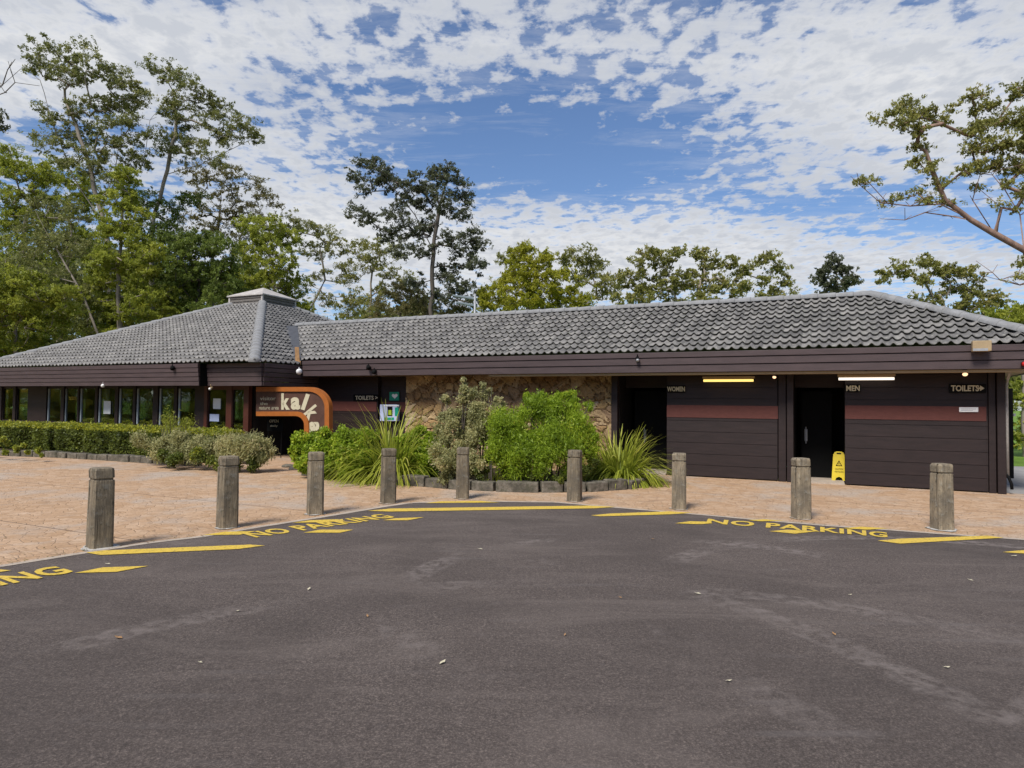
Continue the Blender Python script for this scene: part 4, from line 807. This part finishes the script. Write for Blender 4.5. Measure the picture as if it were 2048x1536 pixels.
tree('near gum reaching in from the right edge with salmon coloured limbs', 17, [(2230, 860, 0), (2180, 640, 0), (2110, 540, 0), (2048, 500, 0), (1990, 468, 0), (1942, 440, 0), (1890, 400, 0), (1868, 350, 0), (1850, 300, 0)],
     [(1752, 240, 8), (1785, 225, 13), (1815, 210, 14), (1805, 245, 16), (1835, 225, 14), (1830, 260, 14), (1862, 225, 12), (1890, 240, 12), (1900, 215, 8), (1845, 290, 12), (1835, 325, 11), (1860, 335, 12), (1880, 370, 12), (1835, 380, 9), (1860, 405, 12), (1895, 410, 10), (1715, 365, 6), (1735, 360, 6), (1775, 400, 8), (1800, 392, 6),
      (1940, 195, 10), (1965, 185, 10), (1955, 220, 14), (1985, 210, 12), (2030, 185, 12), (2060, 170, 20), (1940, 260, 14), (1970, 250, 18), (2005, 240, 18), (2040, 240, 20), (1945, 300, 14), (1975, 290, 18), (2010, 285, 20), (2045, 290, 20), (1930, 340, 12), (1960, 330, 14), (1995, 325, 16), (2030, 335, 16), (1960, 375, 9), (2010, 370, 10), (2050, 380, 14), (2080, 250, 30), (2085, 330, 30), (2000, 410, 8), (2030, 420, 8), (2045, 530, 12), (2035, 555, 8)],
     'gumlight', bark='barkred', dens=2.0, lpc=85, clump=.19, ls=.085, lw=.034, seed=23, name='gum_tree', rad=.0155, depth=.9, group='none',
     twigs=[[(1942, 440), (1900, 432), (1850, 425), (1810, 440)], [(1935, 435), (1880, 408), (1820, 412), (1760, 405), (1720, 370)], [(1990, 470), (1945, 400), (1960, 350)], [(2048, 500), (2040, 430), (2010, 380), (1985, 350)], [(2110, 540), (2040, 570), (2000, 560), (1985, 545)]])
tree('off frame gum at the left edge showing a leafy spray and a bare twig', 26, [(-120, 700, 0), (-110, 400, 0), (-60, 260, 0)], [(2, 228, 12), (-12, 250, 16), (8, 250, 8), (-40, 230, 24), (-70, 300, 30), (-110, 240, 40)], 'gumdark', bark='barkdark', dens=.9, lpc=60, clump=.2, ls=.12, lw=.05, seed=24,
     twigs=[[(-60, 260), (-30, 200), (10, 185), (30, 165)], [(-30, 200), (5, 170), (15, 140)]])
for o in list(C.objects):
    if o.get('group') == 'none': del o['group']
# far woodland that closes the view (one mass)
def wood(name, label, seg_, mat_, n_, ls):
    V = []
    for (x0, x1, top0, top1, Ya, Yb) in seg_:
        m_ = int(n_*(x1-x0)/1000); px = rng.uniform(x0, x1, m_); tt = (px-x0)/(x1-x0); top = top0+(top1-top0)*tt+18*np.sin(px*.021)+12*np.sin(px*.057+1)
        Yd = rng.uniform(Ya, Yb, m_); py = top+(790-top)*rng.uniform(0, 1, m_)**1.2
        for a_, b_, c_ in zip(px, py, Yd): V.append(at(a_, b_, c_))
    V = np.array(V); V = V+rng.normal(0, .4, V.shape); o = quads_obj(name, leaves(V, ls, ls*.5, .2), rng.uniform(0, .8, len(V)), M[mat_], None); tag(o, label, 'woodland', None, 'stuff')
wood('distant_woodland', 'dense far woodland closing the view behind the buildings and trees', [(-250, 330, 500, 520, 48, 66), (300, 520, 520, 560, 50, 64), (520, 640, 590, 640, 52, 64), (640, 1260, 628, 640, 55, 64), (1240, 2300, 625, 660, 50, 60)], 'gum', 42000, .55)
NB = 16000; th_ = rng.uniform(math.radians(140), math.radians(390), NB); rb = rng.uniform(38, 48, NB)  # leaf ring added out of view for the hall panes to reflect
Vb = np.stack([rb*np.cos(th_), rb*np.sin(th_), rng.uniform(0, 1, NB)**1.1*(9+3*np.sin(th_*9)+2*np.sin(th_*23))], 1); keep = (Vb[:, 1] < 12) | ((Vb[:, 0] < -36) & (Vb[:, 1] < 27))
o = quads_obj('reflected_woodland', leaves(Vb[keep], 2.0, 1.1, .2), rng.uniform(0, 1, keep.sum()), M['lime_leaf'], None); tag(o, 'unseen ring of woodland added behind the viewer for the window reflections', 'woodland', None, 'stuff')
# double lamp on a pole behind the roof
e = empty('lamp_post', [*at(949, 700, 31)[:2], 0], 'pole with two pale floodlight bars showing over the middle of the roof ridge', 'lamp post')
pm = MB(); t_ = at(950, 592, 31); pm.tube([[t_[0], t_[1], 0], t_+np.array([0, 0, .1])], [.07, .05]); pm.build('pole', M['steel'], e, True)
for yy, x0 in ((594, 905), (608, 912)):
    a_, b_ = at(x0, yy-2, 30.5), at(950, yy+5, 31); d_ = b_-a_; pm = MB(); pm.prism([a_, b_, b_+np.array([0, 0, .12]), a_+np.array([0, 0, .07])], [0.1, .35, 0]); pm.build('lamp_head', M['palejamb'], e, bevel=.01)
# ------------------------------------------------------------------ shrubs, hedge and planting beds
def shrub(name, label, blobs, mat_, n_, ls, lw, cat='shrub', spread=.5, droop=0, group=None, shell=.55, stems=True, up=0, soil_y=None):
    """blobs: (px, py, r_px, Y) ; leaf cloud on the outer part of every blob"""
    P = [(at(x, y, Y), r_*Y/F) for x, y, r_, Y in blobs]; c0_ = sum(p for p, _ in P)/len(P); root = empty(name, [c0_[0], c0_[1], 0], label, cat, group)
    P = [(p, r_*(1.0 if name == 'vivid_shrub' else 1.12)) for p, r_ in P]; A_ = sum(r_**2 for _, r_ in P); LC = []; TT = []; n_ = int(n_*1.5); ls *= .9; lw *= .9
    for p, r_ in P:
        k_ = int(n_*r_**2/A_); sub = max(4, int(r_*r_*(60 if name == 'vivid_shrub' else 260 if name == 'round_shrub' else 80))); v = rng.normal(size=(sub, 3)); v /= np.linalg.norm(v, axis=1)[:, None]; cc = p+v*r_*rng.uniform(shell, 1, (sub, 1))
        idx = rng.integers(0, sub, k_); q = cc[idx]+rng.normal(0, r_*.15*spread*2, (k_, 3)); tt = rng.uniform(0, .5, sub)[idx]+rng.uniform(0, .5, k_); LC.append(q); TT.append(tt)
    LC = np.concatenate(LC); TT = np.concatenate(TT); kz = LC[:, 2] > .03; L4 = leaves(LC[kz], ls, lw, droop-up)
    quads_obj('foliage', L4, TT[kz], M[mat_], root)
    if stems:
        mb = MB()
        for p, r_ in P[:10]:
            for _ in range(3):
                b_ = np.array([c0_[0]+random.uniform(-.25, .25)+(p[0]-c0_[0])*.6, c0_[1]+(p[1]-c0_[1])*.6+random.uniform(-.1, .1), 0]); q = p+rng.normal(0, r_*.4, 3); mb.tube([b_, (b_+q)/2+rng.normal(0, .04, 3), q], [.018, .012, .005], 5)
        mb.build('stems', M['barkdark'], root)
    return root
def strappy(name, label, px, py, n_, L_, rad_, mat_='strap', group=None, wid=.040, cat='plant', zl=1.0):
    b = gnd(px, py); root = empty(name, b, label, cat, group); V = []; T = []
    for _ in range(n_):
        an = rng.uniform(0, 2*math.pi); l = L_*rng.uniform(.55, 1.1); el = math.radians(rng.uniform(22, 86)); r0 = rad_*rng.uniform(0, 1)**.5*.5; p = b+np.array([math.cos(an+.4)*r0, math.sin(an+.4)*r0, 0]); d_ = np.array([math.cos(an)*math.cos(el), math.sin(an)*math.cos(el), math.sin(el)]); s_ = np.array([-math.sin(an), math.cos(an), 0])*wid*rng.uniform(.7, 1.2)
        t = rng.uniform(0, 1); prev = p; w0 = 1.0; k_ = 5
        for j in range(k_):
            nx_ = prev+d_*l/k_; w1 = 1-((j+1)/k_)**2*.9; V.append([prev-s_*w0*.5, prev+s_*w0*.5, nx_+s_*w1*.5, nx_-s_*w1*.5]); T.append(min(1, t*.7+.3*j/k_)); prev = nx_; w0 = w1; d_ = d_+np.array([0, 0, -.30-.25*math.cos(el)]); d_ /= np.linalg.norm(d_)
            if prev[2] < .01: break
    quads_obj('leaves', np.array(V), np.array(T), M[mat_], root)
    sc_ = MB(); sc_.tube([b, b+np.array([0, 0, .12])], [rad_*.35, rad_*.2], 8); sc_.build('leaf_base', M['soil'], root); return root
# beds
def bed(name, pts, z=.05):
    P = [gnd(*p) for p in pts]; mb = MB(); mb.prism([(p[0], p[1], -.05) for p in P], [0, 0, z+.05]); tag(mb.build(name, M['soil']), kind='structure')
bed('hedge_bed_soil', [(-120, 900), (0, 903), (150, 909), (300, 918), (420, 926), (520, 930), (540, 915), (520, 905), (300, 896), (0, 888)])
bed('shrub_bed_soil', [(600, 945), (720, 955), (850, 968), (960, 976), (1100, 978), (1230, 974), (1290, 964), (1230, 950), (1000, 940), (800, 932), (640, 928)])
def edging(label, pts, h, wdt, cut, seed_):
    P = [gnd(*p) for p in pts]; r = random.Random(seed_); e = empty('stone_edging', P[0], label, 'stone edging'); 
    for a_, b_ in zip(P[:-1], P[1:]):
        L_ = np.linalg.norm(b_-a_); k_ = max(1, int(L_/cut)); d_ = (b_-a_)/L_; an = math.atan2(d_[1], d_[0])
        for j in range(k_):
            c_ = a_+d_*(j+.5)*L_/k_; hh = h*r.uniform(.85, 1.15); pm = MB(); pm.box([c_[0]+r.uniform(-.01, .01), c_[1]+r.uniform(-.02, .02), hh/2-.01], [L_/k_*r.uniform(.92, .98), wdt*r.uniform(.85, 1.1), hh+.02], an+r.uniform(-.03, .03)); o = pm.build('stone', M['kstone'], e, bevel=.025)
edging('long low stone edging along the front of the left hedge', [(-100, 909), (0, 911), (120, 915), (220, 921), (310, 927), (400, 932)], .17, .22, .38, 1)
edging('curved low stone edging round the front of the shrub bed', [(610, 950), (660, 956), (730, 962), (810, 969), (900, 977), (990, 982), (1080, 984), (1170, 983), (1250, 978), (1300, 968)], .19, .24, .45, 2)
# hedge
def hedge():
    P = [gnd(x, y) for x, y in ((-140, 896), (15, 898), (130, 903), (250, 911), (360, 919), (465, 926))]; e = empty('clipped_hedge', P[2], 'long clipped green hedge with a flat yellow top in front of the hall windows', 'hedge')
    V = []; T = []; h_ = .84
    for i, (a_, b_) in enumerate(zip(P[:-1], P[1:])):
        L_ = np.linalg.norm(b_-a_); d_ = (b_-a_)/L_; nn = np.array([-d_[1], d_[0], 0]); m_ = int(L_*2900)
        t = rng.uniform(-.01, 1.01, m_); side = rng.uniform(0, 1, m_); wv = .07*np.sin(t*L_*4+i)+.05*np.sin(t*L_*9)
        top = side > .62; off = np.where(top, rng.uniform(-.40, .42, m_), -.42+rng.normal(0, .055, m_)+wv); z = np.where(top, h_+rng.normal(0, .045, m_)+.035*np.sin(t*L_*3)*np.cos(t*L_*7), rng.uniform(.05, 1, m_)*h_)
        back = rng.uniform(0, 1, m_) < .1; off = np.where(back & ~top, .42, off); off = off+np.where(~top, .12*((z/h_)-.6)**2*2, 0)
        q = a_+np.outer(t*L_, d_)+np.outer(off, nn); q[:, 2] = z; V.append(q)
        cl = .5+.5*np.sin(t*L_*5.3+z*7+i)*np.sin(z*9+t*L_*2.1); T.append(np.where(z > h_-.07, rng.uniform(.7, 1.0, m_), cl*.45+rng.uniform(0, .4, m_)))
        # inner dark core
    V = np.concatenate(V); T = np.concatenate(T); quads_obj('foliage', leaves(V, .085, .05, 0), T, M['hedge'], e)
    co_ = MB()
    for a_, b_ in zip(P[:-1], P[1:]):
        d_ = (b_-a_)/np.linalg.norm(b_-a_); nn = np.array([-d_[1], d_[0], 0]); z0, z1 = np.array([0, 0, .03]), np.array([0, 0, h_-.10])
        co_.hexa([a_-nn*.3+z0, b_-nn*.3+z0, b_+nn*.3+z0, a_+nn*.3+z0, a_-nn*.3+z1, b_-nn*.3+z1, b_+nn*.3+z1, a_+nn*.3+z1])
    co_.build('twiggy_core', M['soil'], e)
hedge()
shrub('low_shrub', 'pale fresh green low shrub at the left end of the hedge', [(8, 893, 14, 18.6), (45, 898, 12, 18.4), (-40, 890, 20, 18.8), (85, 900, 10, 18.2)], 'midgreen', 2600, .08, .045, stems=False)
shrub('grey_shrub', 'olive grey shrub growing out of the front of the hedge', [(290, 885, 16, 17.3), (325, 888, 18, 17.1), (360, 886, 18, 17.0), (395, 888, 18, 16.8), (320, 906, 16, 16.9), (360, 908, 18, 16.7), (400, 908, 18, 16.6), (430, 890, 18, 16.6)], 'silver', 7500, .075, .034, spread=1.0, stems=False)
shrub('low_shrub', 'dark green low shrub spilling over the stone edging of the hedge bed', [(325, 917, 12, 16.6), (355, 918, 14, 16.4), (390, 920, 15, 16.3), (430, 922, 15, 16.1), (470, 924, 14, 15.9), (510, 924, 13, 15.9)], 'hedge', 6500, .075, .04, stems=False, spread=.9)
shrub('grey_shrub', 'feathery grey green shrub at the right end of the hedge', [(450, 895, 18, 16.1), (478, 886, 20, 16.1), (510, 890, 20, 16.2), (490, 908, 22, 16.0), (522, 905, 16, 16.1), (455, 912, 16, 16)], 'silver', 8500, .12, .024, up=.6, spread=1.0, stems=False)
shrub('grey_shrub', 'fine leaved shrub standing behind the hedge before the last hall window', [(345, 838, 13, 18.0), (372, 846, 12, 18.0), (328, 850, 10, 18.1), (360, 856, 12, 18)], 'midgreen', 650, .10, .018, up=.5, spread=1.6)
shrub('round_shrub', 'rounded glossy bright green shrub at the left end of the shrub bed', [(610, 890, 24, 15.4), (600, 905, 20, 15.3), (650, 885, 24, 15.4), (690, 885, 26, 15.3), (640, 910, 26, 15.2), (690, 915, 28, 15.0), (730, 895, 28, 15.1), (730, 920, 26, 14.9), (612, 925, 18, 15.0), (650, 932, 20, 14.8), (700, 938, 20, 14.6)], 'bright', 24000, .085, .045, stems=False)
shrub('round_shrub', 'leafy green shrub filling the bed right of the strappy clump', [(815, 885, 20, 15.2), (845, 885, 24, 15.0), (860, 910, 26, 14.8), (820, 915, 24, 14.9), (850, 935, 22, 14.4)], 'bright', 14000, .09, .04, stems=False)
shrub('tall_grey_shrub', 'tall pale grey green shrub rising in front of the stone wall to the eave', [(930, 765, 9, 14.2), (965, 768, 8, 14.2), (980, 780, 7, 14.2), (925, 785, 16, 14.2), (950, 800, 20, 14.2), (885, 800, 12, 14.2), (895, 825, 18, 14.2), (935, 830, 28, 14.2), (975, 830, 22, 14.1), (900, 860, 26, 14.1), (945, 870, 30, 14), (985, 860, 24, 14), (890, 900, 28, 13.8), (930, 915, 30, 13.6), (900, 940, 24, 13.4), (955, 940, 20, 13.4), (1000, 800, 10, 14.2)], 'silver', 21000, .075, .03, spread=.7)
shrub('vivid_shrub', 'large vivid green feathery shrub in the middle of the bed', [(1058, 795, 9, 13.9), (1085, 790, 9, 13.9), (1122, 788, 9, 13.9), (1145, 795, 10, 13.9), (1175, 812, 9, 13.9), (1005, 830, 10, 13.8), (990, 870, 12, 13.6), (1070, 806, 14, 13.9), (1040, 825, 20, 13.8), (1085, 820, 26, 13.8), (1125, 812, 24, 13.9), (1155, 820, 20, 13.9), (1010, 855, 28, 13.6), (1060, 860, 34, 13.6), (1110, 855, 34, 13.6), (1155, 850, 28, 13.7), (1020, 895, 30, 13.4), (1075, 900, 36, 13.3), (1130, 895, 34, 13.4), (1165, 885, 20, 13.6), (1050, 930, 26, 13.2), (1100, 930, 28, 13.2), (1150, 925, 22, 13.3), (1010, 915, 20, 13.4), (1000, 880, 16, 13.6), (1180, 870, 14, 13.6), (1180, 900, 14, 13.5)], 'bright', 38000, .09, .020, up=.5, spread=1.15, shell=.75)
shrub('low_shrub', 'dark low leafy shrub under the gap between the tall grey shrub and the vivid shrub', [(985, 925, 20, 13.5), (1010, 935, 18, 13.4), (965, 945, 16, 13.3), (1000, 900, 16, 13.7)], 'hedge', 5000, .07, .035, stems=False)
shrub('low_shrub', 'olive low shrub at the foot of the vivid shrub on its right', [(1080, 952, 14, 13.1), (1120, 952, 15, 13.1), (1160, 945, 16, 13.2), (1180, 925, 14, 13.4)], 'hedge', 4200, .07, .035, stems=False)
strappy('strappy_clump', 'tall arching strap leaved clump left of the tall grey shrub', 780, 960, 700, 1.75, .85)
strappy('strappy_clump', 'low strap leaved tuft behind the third and fourth bollards', 712, 955, 330, 1.1, .6)
strappy('strappy_clump', 'round spiky strap leaved clump at the right end of the shrub bed', 1238, 965, 900, 1.35, .85)
strappy('strappy_clump', 'small strap leaved tuft under the vivid green shrub', 1050, 966, 200, .62, .5, wid=.022)
strappy('strappy_clump', 'small strap leaved tuft between the vivid shrub and the spiky clump', 1140, 966, 180, .6, .5, wid=.022)
strappy('strappy_clump', 'low strap leaved tuft at the foot of the tall grey shrub', 985, 966, 150, .55, .4, wid=.022)
# low stones between the two beds
for i, (x, y, r_) in enumerate(((600, 938, .30), (575, 934, .16))):
    c_ = gnd(x, y); bm = bmesh.new(); bmesh.ops.create_icosphere(bm, subdivisions=3, radius=r_)
    for v in bm.verts: v.co *= 1+.18*math.sin(v.co.x*9+i)*math.cos(v.co.y*8+v.co.z*5); v.co.z *= .35
    me = bpy.data.meshes.new('flat_rock'); bm.to_mesh(me); bm.free(); me.materials.append(M['kstone']); o = bpy.data.objects.new('flat_rock', me); C.objects.link(o); o.location = (c_[0], c_[1], .02)
    tag(o, ['broad flat rock at the left tip of the shrub bed', 'small flat rock on the paving left of the shrub bed'][i], 'rock')
# fallen leaves on the asphalt
lf = [(237, 1275, 1.5), (885, 1325, 1.3), (1395, 1187, 1.4), (1668, 1268, 1), (1893, 1335, 1), (1457, 1362, .9), (1305, 1078, 1.2), (618, 1178, 1.2), (475, 1222, 1), (735, 1232, .9), (1940, 1160, 1.2), (2028, 1112, 1.6), (1240, 1195, .8), (960, 1098, 1.4), (400, 1325, .7), (1130, 1270, .7), (215, 1128, 1.3), (1700, 1190, .8)]
for i, (x, y, sc2) in enumerate(lf):
    c_ = gnd(x, y, .012); an = random.uniform(0, 6.28); L_ = .024*sc2; w_ = .010*sc2; ca, sa = math.cos(an), math.sin(an); vs = []
    for a_, b_, z in ((-L_, 0, 0), (-L_*.3, w_, .004), (L_*.3, w_*.9, .006), (L_, 0, .012), (L_*.3, -w_*.9, .004), (-L_*.3, -w_, .008)): vs.append((c_[0]+ca*a_-sa*b_, c_[1]+sa*a_+ca*b_, c_[2]+z))
    o = MB().add(vs, [(0, 1, 5), (1, 2, 4, 5), (2, 3, 4)]).build('fallen_leaf', M['cream'] if i % 3 else M['rust'], None, loc=(c_[0], c_[1], 0)); tag(o, 'tiny dry fallen leaf lying on the asphalt', 'leaf', 'dry leaves scattered over the car park')

NL = 900; px_ = rng.uniform(-60, 2100, NL); k2 = rng.uniform(0, 1, NL)
ex_ = np.array([e_[0] for e_ in edge]); ey_ = np.array([e_[1] for e_ in edge]); py_ = np.interp(px_, ex_, ey_)-3-np.where(k2 < .7, np.abs(rng.normal(0, 8, NL)), rng.uniform(0, 70, NL))
q_ = np.array([gnd(a_, max(b_, 950)) for a_, b_ in zip(px_, py_)]); q_[:, 2] = .016
an_ = rng.uniform(0, 6.28, NL); L2 = rng.uniform(.008, .022, NL)[:, None]; d_ = np.stack([np.cos(an_), np.sin(an_), rng.uniform(-.2, .3, NL)], 1); s2 = np.stack([-np.sin(an_), np.cos(an_), np.zeros(NL)], 1)
V4 = np.stack([q_-d_*L2, q_+s2*L2*.45, q_+d_*L2, q_-s2*L2*.45], 1); V4[:, :, 2] = np.maximum(V4[:, :, 2], .0125)
o = quads_obj('leaf_litter', V4, rng.uniform(0, 1, NL), M['olive'], None); tag(o, 'fine dry leaf litter blown along the kerb and over the paving', 'leaf litter', None, 'stuff')
